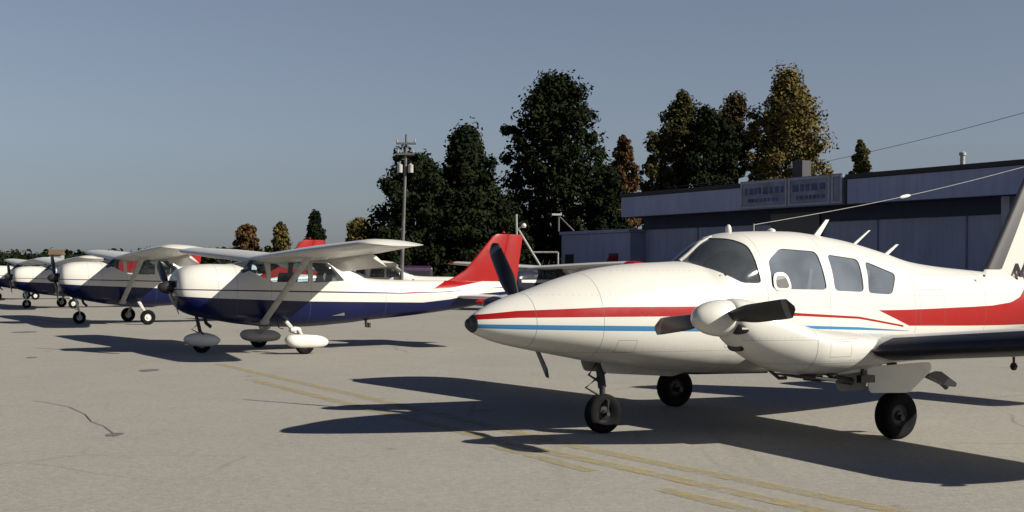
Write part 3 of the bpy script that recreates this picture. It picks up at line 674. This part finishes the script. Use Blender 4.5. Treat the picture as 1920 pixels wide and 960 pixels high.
    surf([(1.06, -5.10, .50, 0, .9), (1.6, -5.21, .46, 0, .8), (2.0, -5.30, .43, 0, .7), (2.44, -5.40, .40, 0, .55), (2.50, -5.42, .34, 0, .3)], .12, 0, vert=True).build('rudder', PF, r, 40)
    q = MB(); q.lathe([(0, .03), (.03, .03), (.06, .001)], Matrix.Translation((-5.3, 0, 2.52)), 10); q.build('beacon', M['red_lens'], r, True)
    for dy in (.18, -.18):
        q = MB(); q.tube([(-.15, dy, 1.93), (-.32, dy, 2.24)], .008, 5); q.build('whip_antenna', M['dark_metal'], r)
    q = MB(); q.tube([(-1.84, .12, .66), (-1.86, .12, .46)], .03, 8); q.lathe([(-.05, .04), (.05, .04)], Matrix.Translation((-1.92, .12, .5)), 10); q.build('tail_tie_down', M['dark_metal'], r)
    q = MB(); q.tube([(.36, .60, .92), (.30, .68, .50), (.22, .72, .48)], .012, 6); q.build('cabin_step', M['dark_metal'], r)
    return r
paint_w = paint('club_wing_paint', [], seams=(-.35,), dirt=.25)
YAW = .5427
p1 = club_plane('high_wing_aircraft', 'navy and white high wing aircraft with wheel covers and red fin, next to the twin', True)
p1.location = (-4.73, 26.33, 0); p1.rotation_euler.z = math.pi+YAW
propeller(p1, (2.30, 0, 1.30), .88, -56, .24, .13, M['dark_metal'], chord=.15)
p2 = club_plane('high_wing_aircraft', 'second high wing aircraft of the row, bare wheels, the near one with white hub', False)
p2.location = (-11.66, 40.05, 0); p2.rotation_euler.z = math.pi+.50; p2.scale = (1.06, 1.06, 1.08)
propeller(p2, (2.30, 0, 1.30), .88, -42, .24, .13, M['dark_metal'], chord=.15)
p3 = copy_tree(p2); p3.scale = (1.03, 1.03, 1.03); p3.location = (-19.55, 56.53, 0); p3.rotation_euler.z = math.pi+.52
p3['label'] = 'third high wing aircraft of the row, its nose near the left edge'
p4 = copy_tree(p2); p4.location = (-27.4, 73.2, 0); p4.rotation_euler.z = math.pi+.53
p4['label'] = 'farthest high wing aircraft of the row, mostly hidden behind the third one'
paint_w_old = paint_w
pd = club_plane('high_wing_aircraft', 'shade-darkened high wing aircraft with red wing tips in front of the building annex', False, P=P_D, tipm=M['red'], group=None)
pd.location = (1.35, 57.6, 0); pd.rotation_euler.z = math.pi+.86
propeller(pd, (2.30, 0, 1.30), .88, -42, .24, .13, M['white'], chord=.15)
# light aircraft standing behind the row, seen under the near one's wing
P_BG = paint('plain_aircraft_paint', [((.16, .02, .03), [(-6, 1.1), (3, 1.2)], [(-6, 1.2), (3, 1.3)], -6, 3)])
pb = club_plane('high_wing_aircraft', 'white high wing aircraft far behind the near wing, in front of the dark trees', False, P=P_BG, PF=P_BG, group=None)
pb.location = (-6.6, 62.5, 0); pb.rotation_euler.z = math.pi+.15
propeller(pb, (2.30, 0, 1.30), .88, -42, .24, .13, M['white'], chord=.15)

# ------------------------------------------------------------------ vans
def van(label, loc, rz, body):
    r = empty('parked_van', loc, rz); tag(r, label, 'van')
    Hv = [(2.35, .55), (2.38, 1.0), (2.2, 1.12), (1.55, 1.25), (1.05, 1.88), (.8, 2.0), (-2.15, 2.02), (-2.3, 1.9), (-2.38, .95), (-2.35, .4), (2.25, .36)]
    m = MB(); m.prism(rounded(Hv, .09), -.93, .93); o = m.build('body', body, r)
    b = o.modifiers.new('bevel', 'BEVEL'); b.width = .09; b.segments = 3; b.limit_method = 'ANGLE'; b.angle_limit = R(50)
    for sg in (1, -1):
        for poly in ([(1.32, 1.28), (1.0, 1.75), (.55, 1.78), (.55, 1.25)], [(.45, 1.25), (.45, 1.78), (-.7, 1.8), (-.7, 1.25)], [(-.82, 1.25), (-.82, 1.8), (-2.1, 1.8), (-2.15, 1.25)]):
            q = MB(); q.prism(rounded(poly, .05), sg*.925, sg*.938); q.build('window', M['black'], r)
        for x in (1.45, -1.45): wheel(r, (x, sg*.82, .34), .34, .2, M['greywhite'], .6)
        q = MB(); q.box(2.33, 2.40, sg*.55-.14, sg*.55+.14, .78, .94); q.build('headlight', M['metal'], r)
        q = MB(); q.box(-2.40, -2.36, sg*.82-.05, sg*.82+.05, .8, 1.15); q.build('tail_light', M['red_lens'], r)
    q = MB(); q.add([(1.60, -.75, 1.262), (1.60, .75, 1.262), (1.12, .68, 1.86), (1.12, -.68, 1.86)], [(0, 1, 2, 3)]); q.build('windshield', M['black'], r)
    q = MB(); q.box(-2.385, -2.34, -.72, .72, 1.2, 1.75); q.build('rear_window', M['black'], r)
    q = MB(); q.box(2.3, 2.46, -.9, .9, .38, .58); q.box(-2.46, -2.3, -.9, .9, .38, .58); q.build('bumper', M['dark_metal'], r)
    return r
pl_ = at(756, 500, 70); van('dark maroon van seen end on, in front of the dark trees', (pl_.x, 70, 0), R(112), simple('maroon_car_paint', (.035, .015, .04), .25, coat=.5))
pl_ = at(390, 500, 66); van('white van beyond the nose of the aircraft with wheel covers', (pl_.x, 66, 0), R(165), simple('white_car_paint', (.62, .62, .6), .25, coat=.5))

# ------------------------------------------------------------------ building
B = empty('airport_building', (5.5, 64.7, 0), math.atan2(-.857, .516))      # local x along the front towards the camera's right; local -y is outward
tag(B, 'long flat roofed building in shade with a deep blue grey fascia and sign', 'building')
def siding(name, ca, cb, w=.4, ribs=True):
    m, t, p = nodes(name); tc = N(t, 'ShaderNodeTexCoord').outputs['Object']
    a = ramp(t, noise(t, .5, 4, tc), .3, .7); ms = N(t, 'ShaderNodeMapping'); ms.inputs['Scale'].default_value = (3, 3, .35); t.links.new(tc, ms.inputs[0])
    b = ramp(t, noise(t, 1.5, 4, ms.outputs[0]), .4, .75)
    col = mixc(t, a, ca, cb); col = mixc(t, mth(t, 'MULTIPLY', b, .3), col, tuple(c*.5 for c in ca))
    t.links.new(col, p.inputs['Base Color']); p.inputs['Roughness'].default_value = .7
    if ribs:
        sp = N(t, 'ShaderNodeSeparateXYZ'); t.links.new(tc, sp.inputs[0])
        k = mth(t, 'PINGPONG', sp.outputs[0], w/2); bmp = N(t, 'ShaderNodeBump'); bmp.inputs['Distance'].default_value = .05; bmp.inputs['Strength'].default_value = .6
        t.links.new(k, bmp.inputs['Height']); t.links.new(bmp.outputs[0], p.inputs['Normal'])
    return m
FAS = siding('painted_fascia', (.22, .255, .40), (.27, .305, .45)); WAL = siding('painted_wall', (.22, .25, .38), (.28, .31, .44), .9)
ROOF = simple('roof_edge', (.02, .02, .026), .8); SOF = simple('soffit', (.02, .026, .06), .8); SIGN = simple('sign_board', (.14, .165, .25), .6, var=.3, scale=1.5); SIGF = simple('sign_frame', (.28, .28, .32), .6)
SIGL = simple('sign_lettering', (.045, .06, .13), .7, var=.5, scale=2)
L_ = 48
m = MB(); m.box(0, L_, 1.5, 16, 0, 5.3); m.build('wall', WAL, B)
m = MB(); m.box(-.002, L_, -.02, .28, 4.5, 5.48); m.build('fascia', FAS, B)
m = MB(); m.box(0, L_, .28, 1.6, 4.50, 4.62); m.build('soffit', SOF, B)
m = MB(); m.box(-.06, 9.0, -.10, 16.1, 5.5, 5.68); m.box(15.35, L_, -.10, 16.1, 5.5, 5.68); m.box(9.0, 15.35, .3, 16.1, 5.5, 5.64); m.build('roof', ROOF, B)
m = MB(); m.box(0, L_, 1.38, 1.5, 3.9, 4.5); m.build('eave_shade_strip', SOF, B)  # dark strip paints the shade under the eave onto the wall top
m = MB(); m.box(15.25, 15.38, -.06, -.02, 4.5, 5.5); m.build('fascia_joint', ROOF, B)
sg_ = MB(); sg_.box(9.04, 15.2, -.09, -.02, 4.52, 5.74); so2 = sg_.build('sign_board', SIGN, B)
m = MB()
for x0, x1 in ((9.08, 12.0), (12.1, 14.5), (14.6, 15.18)):
    for (a, b, c, d) in ((x0, x1, 5.62, 5.70), (x0, x1, 4.55, 4.62), (x0, x0+.09, 4.62, 5.62), (x1-.09, x1, 4.62, 5.62)): m.box(a, b, -.12, -.09, c, d)
m.build('sign_frame', SIGF, so2)
m = MB(); random.seed(3)
for x0, x1 in ((9.35, 11.8), (12.35, 14.3)):
    x = x0
    while x < x1:
        w = random.uniform(.14, .34); m.box(x, x+w, -.104, -.09, 5.12+random.uniform(-.04, .04), 5.42); x += w+random.uniform(.07, .16)
    x = x0+.2
    while x < x1-.3:
        w = random.uniform(.1, .22); m.box(x, x+w, -.104, -.09, 4.80, 4.95); x += w+random.uniform(.05, .1)
m.build('sign_lettering', SIGL, so2)
for x in (4.2, 8.2, 15.6, 20.0):
    m = MB(); m.box(x-.03, x+.03, 1.46, 1.498, 0, 3.9); m.build('wall_joint', simple('joint_paint', (.13, .145, .24), .7), B)
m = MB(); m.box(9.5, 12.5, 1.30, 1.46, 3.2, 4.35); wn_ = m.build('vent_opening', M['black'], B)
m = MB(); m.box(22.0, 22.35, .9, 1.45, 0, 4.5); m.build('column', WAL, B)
m = MB(); m.box(22.4, 27.5, 1.44, 1.496, 0, 3.88); m.build('recess_shade_panel', simple('recess_shade', (.03, .04, .06), .4), B)  # flat dark panel on the wall, the shade of a recess in its colour
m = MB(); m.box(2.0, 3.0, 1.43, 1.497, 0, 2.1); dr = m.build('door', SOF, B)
m = MB(); m.box(2.85, 2.9, 1.38, 1.43, 1.0, 1.12); m.build('door_handle', M['metal'], dr)
m = MB(); m.box(11.75, 12.35, .45, .95, 5.65, 6.5); m.build('air_handler', simple('air_handler_paint', (.012, .013, .02), .6), B)
m = MB(); m.tube([(20.2, 1.0, 5.66), (20.2, 1.0, 6.15)], .09, 12); m.lathe([(0, .13), (.1, .13), (.16, .02)], Matrix.Translation((20.2, 1.0, 6.13)), 12); m.build('roof_vent', M['greywhite'], B, True)
# annex
AN = empty('building_annex', (5.5, 64.7, 0), math.atan2(-.857, .516)); tag(AN, 'low blue grey annex at the left end of the flat roofed building', 'annex')
m = MB(); m.box(-6.4, -.07, .6, 12, 0, 3.75); m.build('wall', WAL, AN)
m = MB(); m.box(-6.5, -.07, .5, 12.1, 3.77, 3.93); m.build('roof', FAS, AN)
m = MB(); m.box(-3.6, -2.7, .55, .597, 0, 2.1); dr = m.build('door', SOF, AN)
m = MB(); m.box(-2.85, -2.8, .50, .55, 1.0, 1.12); m.build('door_handle', M['metal'], dr)
for x in (-5.6, -1.5):
    m = MB(); m.box(x-.4, x+.4, .56, .597, 1.6, 2.7); fo = m.build('window', SOF, AN)
    m = MB(); m.box(x-.36, x+.36, .545, .557, 1.65, 2.65); m.build('pane', M['black'], fo)

# ------------------------------------------------------------------ poles, lights, hoist, wires
def pipe_thing(name, label, cat, parts, mat, loc):
    r = empty(name, loc); tag(r, label, cat)
    for nm, pts, rad, mt in parts:
        q = MB(); q.tube([tuple(Vector(p)) for p in pts], rad, 10); q.build(nm, mt or mat, r, True)
    return r
PY = 62.0; b = at(755, 455, PY); tp = at(762, 252, PY); sl_ = (tp.x-b.x)/(tp.z-b.z); bx = b.x - b.z*sl_
wood = simple('weathered_pole', (.11, .107, .105), .9, var=.25, scale=3)
up = empty('utility_pole', (bx, PY, 0)); tag(up, 'tall grey utility pole with two crossarms, in front of the dark trees', 'utility pole')
hx = lambda z: (z*sl_, 0, z)
q = MB(); q.tube([hx(0), hx(tp.z*.5), hx(tp.z)], [.095, .08, .06], 12); q.build('pole', wood, up, True)
for zz, w in ((tp.z-.45, .48), (tp.z-.95, .42)):
    q = MB(); q.box(zz*sl_-w, zz*sl_+w, -.13, -.05, zz-.05, zz+.05); ca = q.build('crossarm', wood, up)
    for dx in (-w+.05, w-.05):
        q = MB(); q.lathe([(0, .03), (.04, .05), (.08, .03), (.12, .05), (.16, .02)], Matrix.Translation((zz*sl_+dx, -.09, zz+.05)), 8); q.build('insulator', M['greywhite'], ca, True)
q = MB(); z_ = tp.z-1.65
for dx in (-.26, .26):
    q = MB(); q.lathe([(-.2, .02), (-.2, .13), (.18, .13), (.22, .05), (.26, .02)], Matrix.Translation((z_*sl_+dx, -.05, z_)), 12); q.build('transformer', M['greywhite'], up, True)
def wire(a, b, sag, label, nm='power_line'):
    q = MB(); q.tube([a.lerp(b, i/16)-Vector((0, 0, sag*4*(i/16)*(1-i/16))) for i in range(17)], .014, 5)
    tag(q.build(nm, simple('cable', (.12, .12, .13), .7)), label, 'cable')
wire(at(1250, 352, 92), at(2010, 186, 58), .5, 'upper thin cable rising right across the sky above the roof')
wire(at(1250, 360, 92.5), at(2010, 290, 60), .6, 'lower thin cable close over the roof edge at right')
# floodlight mast on the annex roof
c_ = at(1043, 440, 69.5)
fl = empty('floodlight_mast', (c_.x, 69.5, 3.93)); tag(fl, 'small lamp mast with a flat head and slanting brace on the annex roof', 'lamp')
q = MB(); q.tube([(.12, 0, 0), (.12, 0, .88)], .05, 8); q.build('mast', wood, fl)
q = MB(); q.tube([(.16, 0, .80), (.95, 0, .02)], .04, 8); q.build('brace', wood, fl)
q = MB(); q.box(-.25, .28, -.12, .12, .86, .96); q.build('lamp_head', M['white'], fl)
# gantry with a lamp behind the dark aircraft
o_ = at(968, 540, 60.5); hz = empty('lamp_gantry', (o_.x, 60.5, 0)); tag(hz, 'pale upright post with a slanting strut and round lamp, right of the red fin', 'lamp post')
def rel(px, py): p = at(px, py, 60.5); return (p.x-o_.x, 0, p.z)
q = MB(); b0 = rel(970, 500); t0 = rel(968, 402); q.tube([(b0[0], 0, 0), b0, t0], .05, 8); q.build('post', M['greywhite'], hz, True)
q = MB(); e0 = rel(1036, 545); q.tube([rel(973, 432), rel(1012, 497), (e0[0], 0, 0)], .05, 8); q.build('strut', M['greywhite'], hz, True)
q = MB(); q.tube([rel(970, 432), rel(974, 427), rel(981, 424)], .05, 8); q.build('lamp_arm', M['greywhite'], hz, True)
q = MB(); q.lathe([(-.12, .001), (-.09, .08), (0, .125), (.09, .08), (.12, .001)], Matrix.Translation(rel(982, 423)), 14); q.build('lamp_globe', M['white'], hz, True)
q = MB(); q.tube([rel(1004, 473), rel(1046, 473)], .04, 8); q.tube([rel(1046, 473), rel(1046, 520), (rel(1046, 520)[0], 0, 0)], .04, 8); q.tube([rel(997, 473), rel(1005, 473)], .04, 8); q.build('rail', M['greywhite'], hz, True)

# ------------------------------------------------------------------ trees
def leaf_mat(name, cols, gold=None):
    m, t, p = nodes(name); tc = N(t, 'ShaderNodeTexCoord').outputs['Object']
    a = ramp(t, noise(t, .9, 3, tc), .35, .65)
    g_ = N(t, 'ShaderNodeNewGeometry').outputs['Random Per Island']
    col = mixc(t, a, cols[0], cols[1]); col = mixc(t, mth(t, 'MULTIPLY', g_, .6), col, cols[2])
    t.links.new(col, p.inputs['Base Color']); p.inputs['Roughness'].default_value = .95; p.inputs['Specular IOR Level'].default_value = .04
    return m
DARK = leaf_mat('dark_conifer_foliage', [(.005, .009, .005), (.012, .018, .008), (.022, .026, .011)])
OLIVE = leaf_mat('olive_foliage', [(.010, .014, .008), (.042, .043, .017), (.10, .085, .03)])
GOLD = leaf_mat('golden_autumn_foliage', [(.025, .024, .012), (.105, .082, .026), (.19, .145, .045)])
OLIVE2 = leaf_mat('brown_green_foliage', [(.015, .014, .010), (.05, .038, .02), (.09, .065, .03)])
RUST = leaf_mat('rust_autumn_foliage', [(.03, .02, .012), (.09, .05, .022), (.14, .08, .035)])
BARK = simple('bark', (.07, .055, .045), .9, var=.3)
def foliage(rng, clumps, leaf, per):
    vs = []; fs = []
    for (c, r) in clumps:
        for _ in range(per):
            d = Vector((rng.gauss(0, 1), rng.gauss(0, 1), rng.gauss(0, .75)))
            d = d.normalized()*r*rng.random()**.5; p = c+d
            n = (d.normalized()+Vector((rng.uniform(-1, 1), rng.uniform(-1, 1), rng.uniform(-.3, 1)))).normalized()
            a = n.orthogonal().normalized(); a.rotate(Matrix.Rotation(rng.uniform(0, 6.3), 3, n)); b_ = n.cross(a)
            s1, s2 = leaf*rng.uniform(.6, 1.3), leaf*rng.uniform(.35, .8); k = len(vs)
            vs += [p-a*s1, p+b_*s2, p+a*s1*1.1, p-b_*s2]; fs.append((k, k+1, k+2, k+3))
    return vs, fs
def tree(name, label, x, y, h, rad, mat, base=.12, shape='ovoid', seed=1, lean=0, leaf=.22, dens=1.0, group=None, gap=.0, z0=0, skew=0):
    rng = random.Random(seed); r = empty(name, (x, y, z0)); tag(r, label, 'tree', group)
    q = MB(); q.tube([(0, 0, -.1), (.05*h*.1, 0, h*.35), (lean*h*.5, 0, h*.7), (lean*h, 0, h*.97)], [h*.022+.05, h*.017+.03, h*.010+.02, .02], 9)
    clumps = []
    n = int(95*dens)
    for i in range(n):
        t = base + (1-base)*((i+.5)/n)
        if shape == 'ovoid': pr = math.sin(math.pi*min(1, (t-base)/(1-base)*.82+.16))**.75*(1-.55*max(0, t-.55))
        elif shape == 'column': pr = min(1, (t-base)*6+.4)*(1-max(0, t-.5)**1.7*2.6)
        elif shape == 'egg': pr = min(1, (t-base)*5+.6)*max(.02, 1-((t-base)/(1-base))**4)**.6
        elif shape == 'taper': pr = min(1, (t-base)*5+.6)*max(.02, 1-((t-base)/(1-base))**3)**.75
        elif shape == 'spire': pr = min(1, (t-base)*5+.6)*(1-((t-base)/(1-base))**2.6)+.04
        elif shape == 'cone': pr = min(1, (t-base)*5+.45)*(1-((t-base)/(1-base))**1.25)+.08
        else: pr = math.sin(math.pi*min(1, (t-base)/(1-base)*.75+.22))**.5
        pr = max(.06, pr)
        for k in range(3):
            az_ = i*2.39996+k*2.1+rng.uniform(-.5, .5)
            rr = rad*pr*rng.uniform(.3, 1.12)*(1+.18*math.sin(3*az_+i*.13))*(1+skew*math.cos(az_))
            c = Vector((rr*math.cos(az_)+lean*h*t, rr*math.sin(az_), h*t+rng.uniform(-.03, .03)*h))
            if rng.random() < gap: continue
            clumps.append((c, rad*rng.choice((.10, .14, .2, .28, .34))))
            if k == 0 and i % 3 == 0:
                q.tube([(lean*h*t*.8, 0, h*t*.86), tuple(c*.55+Vector((0, 0, h*t*.42))), tuple(c)], [.012*h*(1-t)+.03, .03, .012], 5, caps=False)
    q.build('trunk', BARK, r, True)
    vs, fs = foliage(rng, clumps, leaf*.62, 120)
    me = bpy.data.meshes.new('crown'); me.from_pydata(vs, [], fs); me.update()
    link('crown', me, mat, r)
    return r
def tpx(name, label, pxl, pxr, pyt, Y, mat, **kw):
    c = at((pxl+pxr)/2, pyt, Y); w = (pxr-pxl)/2/F*Y
    return tree(name, label, c.x, Y, c.z, w, mat, **kw)
G1 = 'trees behind the building'
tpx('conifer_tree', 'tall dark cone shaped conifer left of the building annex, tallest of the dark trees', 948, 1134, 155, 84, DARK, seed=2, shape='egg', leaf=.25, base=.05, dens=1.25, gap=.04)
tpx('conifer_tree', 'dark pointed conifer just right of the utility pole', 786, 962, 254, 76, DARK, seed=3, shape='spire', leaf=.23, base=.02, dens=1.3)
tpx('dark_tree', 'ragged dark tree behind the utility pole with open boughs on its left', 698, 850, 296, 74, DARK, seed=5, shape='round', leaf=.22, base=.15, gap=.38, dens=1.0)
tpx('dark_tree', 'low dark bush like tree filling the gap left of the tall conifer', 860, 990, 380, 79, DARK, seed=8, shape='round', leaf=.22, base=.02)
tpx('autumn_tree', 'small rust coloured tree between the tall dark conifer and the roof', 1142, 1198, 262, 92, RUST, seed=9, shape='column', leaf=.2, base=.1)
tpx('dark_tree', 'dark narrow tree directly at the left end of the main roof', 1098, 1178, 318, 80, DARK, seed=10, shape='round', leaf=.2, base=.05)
tpx('broadleaf_tree', 'thin see-through dark tree, leftmost behind the main roof', 1190, 1275, 255, 95, OLIVE, seed=11, shape='round', leaf=.2, base=.1, gap=.35, dens=.8, group=G1)
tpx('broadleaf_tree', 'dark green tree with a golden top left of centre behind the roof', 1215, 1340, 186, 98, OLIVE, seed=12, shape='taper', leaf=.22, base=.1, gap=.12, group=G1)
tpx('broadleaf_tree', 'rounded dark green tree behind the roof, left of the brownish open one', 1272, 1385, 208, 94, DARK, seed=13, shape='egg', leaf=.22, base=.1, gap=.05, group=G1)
tpx('broadleaf_tree', 'brownish open tree behind the roof, left of the tallest golden one', 1322, 1438, 184, 100, OLIVE2, seed=14, shape='taper', leaf=.21, base=.1, gap=.28, group=G1)
tpx('autumn_tree', 'tallest golden brown tree behind the sign on the roof', 1392, 1562, 142, 96, GOLD, seed=15, shape='taper', leaf=.23, base=.1, dens=1.25, gap=.10, group=G1)
tpx('broadleaf_tree', 'small dark green treetop alone above the roof at right', 1590, 1640, 268, 88, OLIVE, seed=16, shape='column', leaf=.2, base=.1, gap=.25)
tpx('autumn_tree', 'small brown tree at left, leftmost of the far trees on the horizon', 436, 490, 424, 150, RUST, seed=17, shape='round', leaf=.3, base=.05, gap=.3, dens=.7)
tpx('autumn_tree', 'narrow olive and brown tree on the horizon left of the red fin', 505, 545, 420, 150, GOLD, seed=18, shape='column', leaf=.28, base=.05, gap=.2, dens=.7)
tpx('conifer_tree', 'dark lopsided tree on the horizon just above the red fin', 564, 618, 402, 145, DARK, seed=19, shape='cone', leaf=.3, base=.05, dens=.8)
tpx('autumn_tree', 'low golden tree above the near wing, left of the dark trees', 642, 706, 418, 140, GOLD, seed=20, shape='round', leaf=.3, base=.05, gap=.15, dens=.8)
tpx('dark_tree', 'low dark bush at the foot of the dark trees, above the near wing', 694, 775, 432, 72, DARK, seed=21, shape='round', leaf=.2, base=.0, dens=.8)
# far-off wood along the horizon
rng = random.Random(5); cl = []
x = -260.0
while x < 130:
    Yt = 330+rng.uniform(-20, 20); hgt = rng.uniform(6.2, 7.6)+(.6*math.sin(x*.07))
    for k in range(9): cl.append((Vector((x+rng.uniform(-2.5, 2.5), Yt+rng.uniform(-6, 6), hgt*rng.uniform(.05, .86))), rng.uniform(1.3, 2.4)))
    x += rng.uniform(.7, 1.3)
vs, fs = foliage(rng, cl, .75, 26)
me = bpy.data.meshes.new('distant_wood'); me.from_pydata(vs, [], fs); o = link('distant_wood', me, DARK); tag(o, 'low dark band of distant woodland along the horizon at left', 'woodland', kind='stuff')
# scrub between the row and the wood
cl = []
for i in range(420):
    X = rng.uniform(-75, -12); Yt = rng.uniform(142, 175); cl.append((Vector((X, Yt, rng.uniform(.2, 1.4))), rng.uniform(.6, 1.2)))
for i in range(260):
    X = rng.uniform(-16, 2); Yt = rng.uniform(72, 78); cl.append((Vector((X, Yt, rng.uniform(.1, 1.3))), rng.uniform(.4, .9)))
vs, fs = foliage(rng, cl, .3, 40)
me = bpy.data.meshes.new('scrub'); me.from_pydata(vs, [], fs); o = link('scrub', me, DARK); tag(o, 'dark scrub at the far edge of the apron', 'scrub', kind='stuff')
# far farm building on the horizon
a = at(106, 480, 300); hb = empty('distant_shed', (a.x, 300, 0), R(10)); tag(hb, 'tiny distant shed with a brown gable roof on the left horizon', 'shed')
q = MB(); q.box(-1.4, 1.4, -2, 2, 0, 5.6); q.build('wall', M['greywhite'], hb)
q = MB(); q.add([(-1.6, -2.4, 5.5), (1.6, -2.4, 5.5), (1.6, 2.4, 5.5), (-1.6, 2.4, 5.5), (-1.6, 0, 6.7), (1.6, 0, 6.7)], [(0, 1, 5, 4), (2, 3, 4, 5), (0, 4, 3), (1, 2, 5), (0, 3, 2, 1)]); q.build('roof', simple('brown_roofing', (.13, .08, .045), .8), hb)
# fence at the far left
a = at(-30, 530, 118); q_ = empty('wooden_fence', (a.x, 118, 0)); tag(q_, 'brown board fence at the far left edge of the apron', 'fence')
fw = simple('fence_wood', (.20, .13, .07), .9, var=.3)
q = MB(); q.box(-6, 3.6, -.03, .03, .15, 1.55); q.build('board_panel', fw, q_)
for x in (-5.9, -3.5, -1.2, 1.2, 3.55):
    q = MB(); q.box(x-.09, x+.09, -.12, -.032, 0, 1.75); q.build('post', SOF, q_)
